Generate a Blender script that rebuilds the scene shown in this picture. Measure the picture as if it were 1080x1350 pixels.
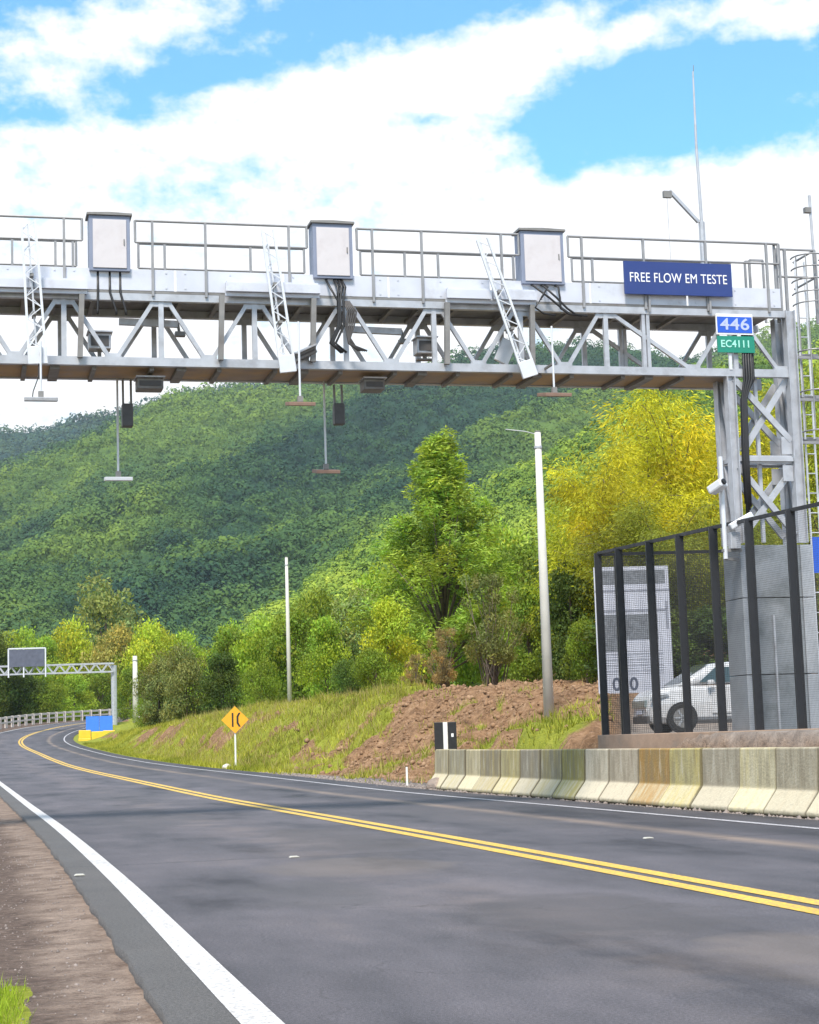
import bpy, bmesh, math, random
import numpy as np
from math import radians, sin, cos, pi
from mathutils import Vector, Matrix
random.seed(7); RNG = np.random.default_rng(11)
scene = bpy.context.scene
for o in list(bpy.data.objects): bpy.data.objects.remove(o)
COL = scene.collection

# ---------------------------------------------------------------- camera
F, CX, CY = 2400.0, 540.0, 675.0            # focal length in photo pixels
PITCH, ROLL = radians(7.145), -0.032
cf = np.array([0, cos(PITCH), sin(PITCH)]); cr0 = np.array([1., 0, 0]); cu0 = np.cross(cr0, cf)
cr = cos(ROLL)*cr0 + sin(ROLL)*cu0; cu = -sin(ROLL)*cr0 + cos(ROLL)*cu0
CAMP = np.array([0, 0, 1.0])
cd = bpy.data.cameras.new("camera"); cam = bpy.data.objects.new("camera", cd); COL.objects.link(cam)
cd.sensor_fit = 'HORIZONTAL'; cd.sensor_width = 36; cd.lens = 36*F/1080
cd.clip_start = 0.1; cd.clip_end = 6000
cam.matrix_world = Matrix(((cr[0], cu[0], -cf[0], 0), (cr[1], cu[1], -cf[1], 0), (cr[2], cu[2], -cf[2], 1.0), (0, 0, 0, 1)))
scene.camera = cam

# ---------------------------------------------------------------- sun, sky, exposure
SUN_DIR = Vector((-0.12, -0.62, 0.92)).normalized()     # towards the sun: behind the camera, high
el = math.asin(SUN_DIR.z); az = math.atan2(SUN_DIR.x, SUN_DIR.y)
sl = bpy.data.lights.new("sun", 'SUN'); sl.energy = 3.3; sl.angle = radians(13); sl.color = (1.0, 0.93, 0.84)
so = bpy.data.objects.new("sun", sl); COL.objects.link(so)
so.rotation_euler = (-SUN_DIR).to_track_quat('-Z', 'Y').to_euler()
scene.view_settings.view_transform = 'Standard'; scene.view_settings.look = 'None'
scene.view_settings.exposure = 0.88; scene.view_settings.gamma = 1

w = bpy.data.worlds.new("World"); scene.world = w; w.use_nodes = True
nt = w.node_tree; nt.nodes.clear()
class NT:
    def __init__(s, nt): s.t = nt
    def n(s, typ, **kw):
        nd = s.t.nodes.new(typ)
        for k, v in kw.items():
            if k.startswith('i_'): nd.inputs[k[2:].replace('_', ' ')].default_value = v
            else: setattr(nd, k, v)
        return nd
    def l(s, a, b): s.t.links.new(a, b)
    def math(s, op, a, b=None, c=None, clamp=False):
        nd = s.t.nodes.new('ShaderNodeMath'); nd.operation = op; nd.use_clamp = clamp
        for i, v in enumerate((a, b, c)):
            if v is None: continue
            if isinstance(v, (int, float)): nd.inputs[i].default_value = v
            else: s.l(v, nd.inputs[i])
        return nd.outputs[0]
    def noise(s, vec, scale, detail=4, rough=.55, dim='3D'):
        nd = s.n('ShaderNodeTexNoise'); nd.inputs['Scale'].default_value = scale
        nd.inputs['Detail'].default_value = detail; nd.inputs['Roughness'].default_value = rough
        if vec is not None: s.l(vec, nd.inputs['Vector'])
        return nd.outputs['Fac']
    def ramp(s, fac, stops, interp='LINEAR'):
        nd = s.n('ShaderNodeValToRGB'); r = nd.color_ramp; r.interpolation = interp
        while len(r.elements) < len(stops): r.elements.new(.5)
        for e, (p, c) in zip(r.elements, stops):
            e.position = p; e.color = (c, c, c, 1) if isinstance(c, (int, float)) else (*c, 1)
        s.l(fac, nd.inputs[0]); return nd.outputs[0]
    def mix(s, fac, a, b, mode='MIX'):
        nd = s.t.nodes.new('ShaderNodeMix'); nd.data_type = 'RGBA'; nd.blend_type = mode
        for i, v in ((0, fac), (6, a), (7, b)):
            if isinstance(v, (int, float)): nd.inputs[i].default_value = v if i == 0 else (v, v, v, 1)
            elif isinstance(v, tuple): nd.inputs[i].default_value = (*v, 1)
            else: s.l(v, nd.inputs[i])
        return nd.outputs[2]
W = NT(nt)
sky = W.n('ShaderNodeTexSky', sky_type='NISHITA', sun_disc=False, sun_elevation=el, sun_rotation=az)
sky.air_density = 1.0; sky.dust_density = 0.2; sky.ozone_density = 3.0
SKYS = 0.11
blue = W.mix(1.0, sky.outputs[0], (0.62, 1.26, 1.30), 'MULTIPLY')
tc = W.n('ShaderNodeTexCoord')
sep = W.n('ShaderNodeSeparateXYZ'); W.l(tc.outputs['Generated'], sep.inputs[0])
# direction to azimuth and elevation in degrees
azd = W.math('MULTIPLY', W.math('ARCTAN2', sep.outputs[0], sep.outputs[1]), 57.2958)
eld = W.math('MULTIPLY', W.math('ARCSINE', sep.outputs[2]), 57.2958)
cmb = W.n('ShaderNodeCombineXYZ'); W.l(azd, cmb.inputs[0]); W.l(W.math('MULTIPLY', eld, 1.5), cmb.inputs[1])
n1 = W.noise(cmb.outputs[0], 0.16, 9, .56)
n2 = W.noise(cmb.outputs[0], 0.8, 8, .62)
# broad cloud bank below about 17 degrees, its top edge rising and dipping with azimuth
cmb2 = W.n('ShaderNodeCombineXYZ'); W.l(W.math('MULTIPLY', azd, .12), cmb2.inputs[0]); cmb2.inputs[1].default_value = 3.7
def blob(a0, e0, ra, re, amp, rot=0.0):
    da = W.math('SUBTRACT', azd, a0); de = W.math('SUBTRACT', eld, e0)
    c_, s_ = cos(radians(rot)), sin(radians(rot))
    x = W.math('DIVIDE', W.math('ADD', W.math('MULTIPLY', da, c_), W.math('MULTIPLY', de, s_)), ra)
    y = W.math('DIVIDE', W.math('SUBTRACT', W.math('MULTIPLY', de, c_), W.math('MULTIPLY', da, s_)), re)
    r2 = W.math('ADD', W.math('MULTIPLY', x, x), W.math('MULTIPLY', y, y))
    return W.math('MULTIPLY', W.math('EXPONENT', W.math('MULTIPLY', r2, -1.0)), amp)
def pxdir(px, py):
    d = cf + cr*(px-CX)/F - cu*(py-CY)/F; d = d/np.linalg.norm(d)
    return math.degrees(math.atan2(d[0], d[1])), math.degrees(math.asin(d[2]))
dens = W.math('SUBTRACT', 18.5, eld)                       # solid low bank of cloud
dens = W.math('MULTIPLY', dens, 0.16)
dens = W.math('MINIMUM', dens, 0.55)
dens = W.math('MAXIMUM', dens, W.math('MINIMUM', W.math('MULTIPLY', W.math('SUBTRACT', eld, 27.0), .06), .22))   # extra unseen cloud overhead, added to whiten the ambient light
for px, py, rx, ry, amp, rot in [
        (230, 165, 9, 1.7, .55, 8), (60, 70, 3.6, 1.8, .55, 0), (560, 110, 6, 1.5, .62, 8), (850, 45, 7.5, .9, .50, 4), (1050, 25, 3, 1.2, .5, 0),
        (600, 195, 4.5, 2.0, .50, 0), (230, 20, 4.5, .8, .45, 10), (1040, 250, 5, 1.5, .50, 0), (800, 262, 3, 1.0, .35, 0), (1050, 132, 1.4, .4, .4, 0), (620, 100, 4, .8, .3, 30),
        (890, 150, 4.2, 1.5, -.78, 5), (270, 100, 3.0, .50, -.55, 10), (500, 25, 3.2, .8, -.28, 5), (400, 62, 5, .7, .25, 8), (150, 40, 4, 1.2, .12, 0), (545, 157, 1.6, .55, -.85, 0), (735, 215, .8, .8, -.5, 0), (25, 152, 1.8, .5, -.35, 0), (180, 150, 1.2, .4, -.4, 0), (700, 165, 1.2, .5, -.3, 0)]:
    a0, e0 = pxdir(px, py); dens = W.math('ADD', dens, blob(a0, e0, rx, ry, amp, rot))
dens = W.math('ADD', dens, W.math('MULTIPLY', W.math('SUBTRACT', n1, .5), 1.0))
dens = W.math('ADD', dens, W.math('MULTIPLY', W.math('SUBTRACT', n2, .5), 1.15))
cov = W.ramp(dens, [(0.0, 0.07), (0.10, .26), (0.24, .55), (0.46, .92), (.62, 1)])
shade = W.ramp(W.math('ADD', dens, W.math('MULTIPLY', n2, .25)), [(0.2, (0.80, .92, 1.0)), (.55, (1.0, 1.0, 1.0)), (0.8, (.97, .98, 1.0)), (1.0, (0.86, .90, .97))])
cloud = W.mix(1.0, shade, (6.3, 6.2, 6.1), 'MULTIPLY')
skyc = W.mix(cov, blue, cloud)
bg = W.n('ShaderNodeBackground'); bg.inputs[1].default_value = SKYS; W.l(skyc, bg.inputs[0])
wo = W.n('ShaderNodeOutputWorld'); W.l(bg.outputs[0], wo.inputs[0])

# ---------------------------------------------------------------- helpers
def tag(o, label=None, cat=None, group=None, kind=None):
    for k, v in (('label', label), ('category', cat), ('group', group), ('kind', kind)):
        if v: o[k] = v
    return o
def empty(name, loc, label, cat, rz=0, group=None):
    o = bpy.data.objects.new(name, None); COL.objects.link(o); o.empty_display_size = .2
    o.location = loc; o.rotation_euler = (0, 0, rz); return tag(o, label, cat, group)
def copy_tree(o, parent=None):
    c = o.copy(); COL.objects.link(c)
    if parent: c.parent = parent
    for ch in list(o.children): copy_tree(ch, c)
    return c
class MB:
    def __init__(s): s.v = []; s.f = []; s.uv = []; s.mi = []
    def quad(s, a, b, c, d): n = len(s.v); s.v += [a, b, c, d]; s.f.append((n, n+1, n+2, n+3))
    def box(s, x0, x1, y0, y1, z0, z1):
        n = len(s.v); s.v += [(x, y, z) for z in (z0, z1) for y in (y0, y1) for x in (x0, x1)]
        s.f += [tuple(n+i for i in q) for q in ((0, 2, 3, 1), (4, 5, 7, 6), (0, 1, 5, 4), (2, 6, 7, 3), (0, 4, 6, 2), (1, 3, 7, 5))]; return s
    def bar(s, a, b, w, h=None, up=(0, 0, 1)):                    # rectangular bar from a to b
        h = h or w; a = Vector(a); b = Vector(b); d = (b-a).normalized(); up = Vector(up)
        if abs(d.dot(up)) > .97: up = Vector((0, 1, 0))
        sx = d.cross(up).normalized(); sz = sx.cross(d).normalized(); n = len(s.v)
        for p in (a, b):
            for i, j in ((-1, -1), (1, -1), (1, 1), (-1, 1)): s.v.append(tuple(p+sx*(i*w/2)+sz*(j*h/2)))
        s.f += [tuple(n+i for i in q) for q in ((0, 1, 2, 3), (7, 6, 5, 4), (0, 4, 5, 1), (1, 5, 6, 2), (2, 6, 7, 3), (3, 7, 4, 0))]; return s
    def hbeam(s, a, b, w, h, t=.012, up=(0, 0, 1)):               # H section: flanges apart along the side axis
        a = Vector(a); b = Vector(b); d = (b-a).normalized(); up = Vector(up)
        sx = d.cross(up).normalized(); sz = sx.cross(d).normalized()
        s.bar(a+sx*(w/2-t/2), b+sx*(w/2-t/2), t, h, up); s.bar(a-sx*(w/2-t/2), b-sx*(w/2-t/2), t, h, up); s.bar(a, b, w-2*t, t, up); return s
    def tube(s, pts, r, n=8, cap=True):
        pts = [Vector(p) for p in pts]; rr = r if isinstance(r, (list, tuple)) else [r]*len(pts); b0 = len(s.v)
        for i, p in enumerate(pts):
            d = (pts[min(i+1, len(pts)-1)]-pts[max(i-1, 0)]).normalized()
            u = Vector((0, 0, 1)) if abs(d.z) < .9 else Vector((1, 0, 0)); x = d.cross(u).normalized(); y = x.cross(d)
            for k in range(n): a = 2*pi*k/n; s.v.append(tuple(p+(x*cos(a)+y*sin(a))*rr[i]))
        for i in range(len(pts)-1):
            for k in range(n): s.f.append((b0+i*n+k, b0+(i+1)*n+k, b0+(i+1)*n+(k+1) % n, b0+i*n+(k+1) % n))
        if cap: s.f.append(tuple(b0+k for k in range(n))); s.f.append(tuple(b0+(len(pts)-1)*n+k for k in range(n-1, -1, -1)))
        return s
    def prism(s, poly, y0, y1):                                    # polygon in x,z extruded along y
        n = len(s.v); m = len(poly); s.v += [(x, y0, z) for x, z in poly]+[(x, y1, z) for x, z in poly]
        s.f.append(tuple(range(n, n+m))); s.f.append(tuple(range(n+2*m-1, n+m-1, -1)))
        for i in range(m): j = (i+1) % m; s.f.append((n+i, n+m+i, n+m+j, n+j))
        return s
    def build(s, name, m, parent=None, smooth=False, bevel=0, label=None):
        me = bpy.data.meshes.new(name); me.from_pydata([tuple(v) for v in s.v], [], s.f)
        bm = bmesh.new(); bm.from_mesh(me); bmesh.ops.recalc_face_normals(bm, faces=bm.faces)
        bm.to_mesh(me); bm.free()
        me.materials.append(m)
        if smooth: me.polygons.foreach_set('use_smooth', [True]*len(me.polygons))
        o = bpy.data.objects.new(name, me); COL.objects.link(o)
        if parent: o.parent = parent
        if bevel:
            b = o.modifiers.new('bevel', 'BEVEL'); b.width = bevel; b.segments = 2; b.limit_method = 'ANGLE'
        if label: o['label'] = label
        return o
def np_mesh(name, v, f, m, parent=None, smooth=False, attr=None, uv=None):
    """v (N,3), f (M,k) arrays, attr: per-vertex colour (N,3)"""
    me = bpy.data.meshes.new(name); k = f.shape[1]
    me.vertices.add(len(v)); me.vertices.foreach_set('co', v.astype(np.float32).ravel())
    me.loops.add(f.size); me.loops.foreach_set('vertex_index', f.astype(np.int32).ravel())
    me.polygons.add(len(f)); me.polygons.foreach_set('loop_start', np.arange(0, f.size, k, dtype=np.int32))
    me.polygons.foreach_set('loop_total', np.full(len(f), k, dtype=np.int32))
    if smooth: me.polygons.foreach_set('use_smooth', np.ones(len(f), dtype=bool))
    if attr is not None:
        a = me.color_attributes.new('tint', 'FLOAT_COLOR', 'POINT'); c = np.ones((len(v), 4), np.float32); c[:, :3] = attr
        a.data.foreach_set('color', c.ravel())
    if uv is not None:
        l = me.uv_layers.new(name='UVMap'); l.data.foreach_set('uv', uv[f.ravel()].astype(np.float32).ravel())
    me.update(); me.validate(); me.materials.append(m)
    o = bpy.data.objects.new(name, me); COL.objects.link(o)
    if parent: o.parent = parent
    return o
def text_obj(s, size, m, parent, loc, name='lettering', extr=.002, sx=1.0, bold=0.0, rx=pi/2):
    cu_ = bpy.data.curves.new(name, 'FONT'); cu_.body = s; cu_.size = size; cu_.align_x = 'CENTER'; cu_.align_y = 'CENTER'
    cu_.extrude = extr; cu_.offset = bold; cu_.space_character = 1.05
    t = bpy.data.objects.new('tmp', cu_); COL.objects.link(t)
    me = bpy.data.meshes.new_from_object(t.evaluated_get(bpy.context.evaluated_depsgraph_get()))
    bpy.data.objects.remove(t); bpy.data.curves.remove(cu_)
    me.transform(Matrix.Rotation(rx, 4, 'X') @ Matrix.Diagonal((sx, 1, 1, 1)))
    me.materials.clear(); me.materials.append(m)
    o = bpy.data.objects.new(name, me); COL.objects.link(o); o.location = loc; o.parent = parent; return o
def at(px, py, Y):                                                 # world point seen at a photo pixel, at world depth Y
    d = cf + cr*(px-CX)/F - cu*(py-CY)/F
    return CAMP + d*(Y/d[1])

# ---------------------------------------------------------------- materials
def mat(name, col, rough=.6, metal=0, var=.0, scale=6, bump=0, spec=.5, dirt=None, dscale=2, dramp=(.5, .75), coat=0):
    m = bpy.data.materials.new(name); m.use_nodes = True; T = NT(m.node_tree); b = m.node_tree.nodes['Principled BSDF']
    b.inputs['Roughness'].default_value = rough; b.inputs['Metallic'].default_value = metal
    b.inputs['Specular IOR Level'].default_value = spec; b.inputs['Coat Weight'].default_value = coat
    g = T.n('ShaderNodeTexCoord').outputs['Object']; c = col
    if var:
        f = T.ramp(T.noise(g, scale, 5), [(.25, 1-var), (.75, 1+var)])
        c = T.mix(1.0, col, f, 'MULTIPLY')
    if dirt:
        f = T.ramp(T.noise(g, dscale, 7, .65), [(dramp[0], 0), (dramp[1], 1)])
        c = T.mix(f, c, dirt)
    if isinstance(c, tuple): b.inputs['Base Color'].default_value = (*c, 1)
    else: T.l(c, b.inputs['Base Color'])
    if var: T.l(T.ramp(T.noise(g, scale*1.7, 4), [(.3, max(rough-.1, 0)), (.7, min(rough+.1, 1))]), b.inputs['Roughness'])
    if bump:
        bn = T.n('ShaderNodeBump'); bn.inputs['Strength'].default_value = 1; bn.inputs['Distance'].default_value = bump
        T.l(T.noise(g, scale*6, 5), bn.inputs['Height']); T.l(bn.outputs[0], b.inputs['Normal'])
    return m
M = {}
M['galv'] = mat('galvanised_steel', (.46, .475, .51), .42, .35, .14, 5, dirt=(.31, .31, .33), dscale=3.5)
M['galv_dark'] = mat('weathered_steel', (.22, .215, .21), .6, .3, .2, 5, dirt=(.14, .12, .11))
M['rail'] = mat('railing_steel', (.29, .29, .30), .5, .3, .15, 6)
M['white_steel'] = mat('white_steel', (.64, .66, .70), .4, .1, .08, 6)
M['toe'] = mat('toe_board_steel', (.58, .60, .67), .45, .15, .08, 3, dirt=(.40, .40, .43), dscale=2.2, dramp=(.55, .8))
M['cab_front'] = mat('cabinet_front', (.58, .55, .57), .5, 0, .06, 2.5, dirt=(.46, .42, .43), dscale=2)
M['cab_shaded'] = mat('cabinet_shaded_side', (.22, .25, .34), .5, .1, .08, 4)  # bluer and darker than the front: side shade put into the colour
M['black'] = mat('black_plastic', (.018, .018, .02), .5, 0, .2, 10)
M['dark'] = mat('dark_housing', (.07, .065, .065), .55, 0, .2, 8)
M['blue'] = mat('dark_blue_sign', (.022, .045, .19), .4, 0, .06, 3)
M['blue2'] = mat('blue_sign', (.02, .10, .55), .4, 0, .06, 3)
M['blue3'] = mat('bright_blue_sign', (.05, .20, .72), .4, 0, .06, 3)
M['green'] = mat('green_sign', (.01, .22, .15), .4, 0, .08, 3)
M['letter'] = mat('white_lettering', (.80, .80, .82), .5)
M['deck_brown'] = mat('brown_underside', (.34, .27, .215), .7, 0, .22, 1.6, dirt=(.46, .31, .16), dscale=1.1, dramp=(.42, .6))
M['concrete'] = mat('concrete_pole', (.58, .56, .505), .8, 0, .1, 3, bump=.002, dirt=(.43, .42, .38), dscale=1.5)
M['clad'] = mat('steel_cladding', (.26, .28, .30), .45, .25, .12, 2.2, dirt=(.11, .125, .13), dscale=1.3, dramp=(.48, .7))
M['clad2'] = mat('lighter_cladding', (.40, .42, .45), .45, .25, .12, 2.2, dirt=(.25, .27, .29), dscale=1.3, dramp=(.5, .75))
M['fence'] = mat('black_fence_paint', (.012, .013, .017), .45, 0, .2, 6)
M['wire'] = mat('fence_wire', (.05, .05, .052), .6)
M['brown_panel'] = mat('brown_antenna', (.27, .17, .13), .7, 0, .15, 6)
M['yellow'] = mat('yellow_plastic', (.80, .50, .03), .5, 0, .1, 2)
M['amber'] = mat('amber_sign', (.82, .38, .02), .45, 0, .06, 5)
M['car'] = mat('white_car_paint', (.60, .60, .61), .25, 0, .02, 2, coat=.6)
M['glass'] = mat('car_glass', (.05, .08, .085), .08, 0, spec=.8)
M['tyre'] = mat('tyre_rubber', (.02, .02, .02), .8)
M['rim'] = mat('alloy_rim', (.45, .46, .48), .35, .7)
M['chrome'] = mat('grille_trim', (.35, .42, .43), .3, .7)
M['lamp'] = mat('headlight_glass', (.30, .33, .36), .15, .2)
M['board'] = mat('white_board', (.50, .51, .58), .6, 0, .05, 3)
M['board_grey'] = mat('grey_print', (.17, .18, .20), .7, 0, .45, 9)
M['board_line'] = mat('thin_print', (.27, .28, .33), .7, 0, .2, 12)
M['slab'] = mat('brown_kerb_concrete', (.36, .25, .18), .85, 0, .2, 3, bump=.004, dirt=(.25, .2, .16))
M['rock'] = mat('rock', (.26, .21, .18), .9, 0, .35, 4, bump=.01)
M['panel_dark'] = mat('sign_back', (.10, .11, .15), .6, .2, .2, 3)
M['conc_rail'] = mat('pale_concrete_rail', (.62, .55, .50), .85, 0, .15, 1)
M['bark'] = mat('bark', (.13, .10, .075), .9, 0, .3, 6, bump=.01)
M['white_post'] = mat('white_post', (.75, .75, .72), .5, 0, .08, 8)
M['stud'] = mat('reflective_stud', (.50, .48, .42), .4)

# ---------------------------------------------------------------- road table (X, Y, Z) every 10 m along the yellow line
RT = np.array([(5.76, -4.4, 0), (3.37, 5.39, 0), (1.11, 15.13, 0), (-1.23, 24.85, 0), (-3.66, 34.55, 0.01), (-6.15, 44.24, 0.08), (-8.65, 53.92, 0.16),
  (-11.12, 63.61, 0.23), (-13.54, 73.31, 0.31), (-15.9, 83.03, 0.4), (-18.21, 92.76, 0.51), (-20.51, 102.49, 0.62), (-22.86, 112.21, 0.78),
  (-25.3, 121.91, 0.98), (-27.87, 131.57, 1.24), (-30.41, 141.25, 1.57), (-32.61, 151.0, 1.97), (-34.2, 160.87, 2.43), (-34.94, 170.84, 2.94),
  (-34.68, 180.83, 3.48), (-33.38, 190.74, 3.94), (-31.01, 200.45, 4.3), (-27.54, 209.82, 4.64), (-23.0, 218.7, 4.9), (-17.4, 227, 5.1), (-11., 234.6, 5.2)])
RS = np.arange(-15, -15+10*len(RT), 10.0)
def catmull(S):
    i = np.clip(((S-RS[0])/10).astype(int), 0, len(RT)-2); t = ((S-RS[0])/10-i)[:, None]
    P = lambda k: RT[np.clip(k, 0, len(RT)-1)]
    p0, p1, p2, p3 = P(i-1), P(i), P(i+1), P(i+2)
    p0 = np.where((i == 0)[:, None], 2*p1-p2, p0)
    return .5*((2*p1)+(-p0+p2)*t+(2*p0-5*p1+4*p2-p3)*t*t+(-p0+3*p1-3*p2+p3)*t**3)
SS = np.arange(-15, 233, 1.0); RC = catmull(SS); TG = np.gradient(RC[:, :2], axis=0); TG /= np.linalg.norm(TG, axis=1)[:, None]
RN = np.stack([TG[:, 1], -TG[:, 0]], 1)                            # to the right of the road
def rp(s, t, dz=0):
    p = np.array([np.interp(s, SS, RC[:, k]) for k in range(3)]); n = np.array([np.interp(s, SS, RN[:, k]) for k in range(2)])
    return np.array([p[0]+n[0]*t, p[1]+n[1]*t, p[2]+dz])
def to_st(x, y):
    x = np.asarray(x, float).ravel(); y = np.asarray(y, float).ravel(); s = np.empty_like(x); t = np.empty_like(x); z = np.empty_like(x)
    for a in range(0, len(x), 20000):
        dx = x[a:a+20000, None]-RC[None, :, 0]; dy = y[a:a+20000, None]-RC[None, :, 1]; j = (dx*dx+dy*dy).argmin(1); k = np.arange(len(j))
        ds = dx[k, j]*TG[j, 0]+dy[k, j]*TG[j, 1]; t[a:a+20000] = dx[k, j]*RN[j, 0]+dy[k, j]*RN[j, 1]
        s[a:a+20000] = SS[j]+np.clip(ds, -1, 1); z[a:a+20000] = np.interp(SS[j]+ds, SS, RC[:, 2])
    return s, t, z
def vnoise(x, y, seed=0):
    xi = np.floor(x).astype(np.int64); yi = np.floor(y).astype(np.int64); fx = x-xi; fy = y-yi
    def h(a, b):
        n = (a*374761393+b*668265263+seed*1442695041) & 0xffffffff; n = ((n ^ (n >> 13))*1274126177) & 0xffffffff
        return ((n ^ (n >> 16)) & 0xffff)/65535.
    u = fx*fx*(3-2*fx); v = fy*fy*(3-2*fy)
    return (h(xi, yi)*(1-u)+h(xi+1, yi)*u)*(1-v)+(h(xi, yi+1)*(1-u)+h(xi+1, yi+1)*u)*v
def fbm(x, y, seed=0, o=4, g=.5):
    r = 0; a = 1; t = 0
    for k in range(o): r = r+a*vnoise(x*2**k+k*17.3, y*2**k+k*9.1, seed+k); t += a; a *= g
    return r/t
def sm(x): x = np.clip(x, 0, 1); return x*x*(3-2*x)
def terrain(x, y, detail=True):
    shp = np.shape(x); s, t, zr = to_st(x, y); x = np.ravel(x).astype(float); y = np.ravel(y).astype(float)
    hb = np.interp(s, [21, 26, 34, 38, 48, 63, 88, 108, 133, 158, 200], [1.0, 1.15, 1.7, 1.95, 2.4, 2.3, 2.05, 1.55, .85, .6, .5])
    t0 = np.interp(s, [24, 27, 33, 43, 50, 100, 130], [5.15, 5.6, 6.6, 5.6, 4.9, 4.9, 5.2])
    t1 = np.interp(s, [24, 30, 36, 44, 58, 88, 130], [5.75, 9, 12, 11.5, 8.6, 7.6, 8])
    nn = fbm(x*.5, y*.5, 3)-.5
    r = zr-.05+hb*sm((t-t0-nn*.5)/(t1-t0))
    lot = sm((t-5.5)/.3)*sm((.115*y+x*0-0)*0+(x/np.maximum(y, 5)-.108)/.012)*sm((56-y)/6)   # levelled yard round the gantry foot
    r = r*(1-lot)+.97*lot
    # higher ground behind the yard and the heap
    r = r+1.6*sm((t-13)/14)*sm((y-50)/20)*(1-lot)
    # verge on the left
    lft = np.clip((-t-3.85)/.5, 0, 1)
    r = np.where(t < -3.85, zr-.05-.02*lft+.10*sm((-t-4.7)/1.0)-.25*sm((-t-8)/6), r)
    if detail:
        q = sm((t-t0+.3)/1.5)*(t > 0)*(1-lot)
        r = r+q*((fbm(x*.9, y*.9, 5, 3)-.5)*.75+(fbm(x*3.2, y*3.2, 8, 3)-.5)*.42*np.clip((90-y)/50, 0, 1))
        g = (t > 4.2)*(1-q)*(1-lot)+(t < -3.9)*.06
        r = r+g*(fbm(x*5, y*5, 21, 3)-.5)*.05
    far = np.clip((np.hypot(x, y)-260)/1500, 0, 1); r = r+far*0
    return r.reshape(shp)
def tz(x, y): return float(terrain(np.array([x]), np.array([y]), False)[0])

# ---------------------------------------------------------------- ground
def ax(parts):
    out = []
    for a, b, st in parts: out.append(np.arange(a, b, st))
    return np.concatenate(out+[np.array([parts[-1][1]])])
gx_ = ax([(-2500, -400, 300), (-400, -90, 30), (-90, -45, 2.5), (-45, -12, .7), (-12, 16, .16), (16, 40, .8), (40, 120, 8), (120, 400, 40), (400, 2500, 300)])
gy_ = ax([(-400, -20, 40), (-20, 2, 2), (2, 12, .12), (12, 62, .18), (62, 130, .4), (130, 235, 1.2), (235, 400, 15), (400, 3400, 300)])
X, Y = np.meshgrid(gx_, gy_); Z = terrain(X, Y)
V = np.stack([X.ravel(), Y.ravel(), Z.ravel()], 1); ny, nx = X.shape
i0 = (np.arange(ny-1)[:, None]*nx+np.arange(nx-1)[None]).ravel(); FQ = np.stack([i0, i0+1, i0+nx+1, i0+nx], 1)
s_, t_, z_ = to_st(X, Y)
m = bpy.data.materials.new('earth_and_grass'); m.use_nodes = True; T = NT(m.node_tree); b = m.node_tree.nodes['Principled BSDF']
b.inputs['Roughness'].default_value = .95; b.inputs['Specular IOR Level'].default_value = .15
g = T.n('ShaderNodeNewGeometry').outputs['Position']
uvn = T.n('ShaderNodeUVMap').outputs[0]; su = T.n('ShaderNodeSeparateXYZ'); T.l(uvn, su.inputs[0]); tt, ss = su.outputs[0], su.outputs[1]
nA = T.noise(g, .55, 6, .6); nB = T.noise(g, 3.0, 6, .65); nC = T.noise(g, 14, 5, .7)
vor = T.n('ShaderNodeTexVoronoi'); vor.inputs['Scale'].default_value = 5.5; T.l(g, vor.inputs['Vector'])
earth = T.ramp(T.math('ADD', T.math('MULTIPLY', nB, .6), T.math('MULTIPLY', nC, .4)), [(.33, (.070, .040, .024)), (.47, (.20, .115, .062)), (.6, (.31, .190, .108)), (.74, (.46, .33, .21))])
earth = T.mix(T.math('MULTIPLY', T.ramp(vor.outputs['Distance'], [(.0, 1), (.35, 0)]), .35), earth, (.46, .30, .20))
grass = T.ramp(T.math('ADD', T.math('MULTIPLY', nB, .5), T.math('MULTIPLY', nC, .5)), [(.3, (.10, .12, .015)), (.55, (.25, .27, .035)), (.75, (.38, .36, .07))])
gravel = T.ramp(nC, [(.3, (.07, .06, .055)), (.5, (.16, .14, .13)), (.72, (.30, .27, .25))])
dirt = T.ramp(T.math('ADD', T.math('MULTIPLY', T.noise(g, 4.5, 6, .6), .6), T.math('MULTIPLY', T.noise(g, 45, 4, .7), .4)), [(.34, (.10, .068, .055)), (.45, (.20, .148, .118)), (.58, (.30, .230, .185)), (.7, (.36, .27, .215))])
lotc = T.ramp(nB, [(.3, (.20, .17, .15)), (.7, (.34, .30, .27))])
vc = T.n('ShaderNodeVertexColor', layer_name='tint'); sv = T.n('ShaderNodeSeparateColor'); T.l(vc.outputs[0], sv.inputs[0])
c = T.mix(T.ramp(T.math('ADD', sv.outputs[0], T.math('MULTIPLY', T.math('SUBTRACT', nA, .5), 1.1)), [(.42, 0), (.58, 1)]), earth, grass)
c = T.mix(sv.outputs[1], c, gravel)
c = T.mix(sv.outputs[2], c, lotc)
lm = T.ramp(T.math('MULTIPLY', tt, -1), [(0, 0), (1, 1)], 'CONSTANT')
c = T.mix(T.math('LESS_THAN', tt, -3.0), c, dirt)
gv = T.ramp(T.math('ADD', T.math('MULTIPLY', T.math('ADD', tt, 4.22), -1.6), T.math('SUBTRACT', T.noise(g, 1.3, 5, .6), .30)), [(.05, 0), (.35, 1)])
c = T.mix(T.math('MULTIPLY', T.math('MULTIPLY', T.math('LESS_THAN', tt, -3.0), gv), .85), c, T.ramp(nC, [(.3, (.05, .038, .032)), (.55, (.12, .085, .07)), (.72, (.26, .20, .17))]))
gl = T.math('MULTIPLY', T.math('LESS_THAN', T.math('ADD', tt, T.math('MULTIPLY', nA, .5)), -4.12), T.math('LESS_THAN', T.math("ADD", ss, nB), -0.3))
c = T.mix(gl, c, grass)
T.l(c, b.inputs['Base Color'])
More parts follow.
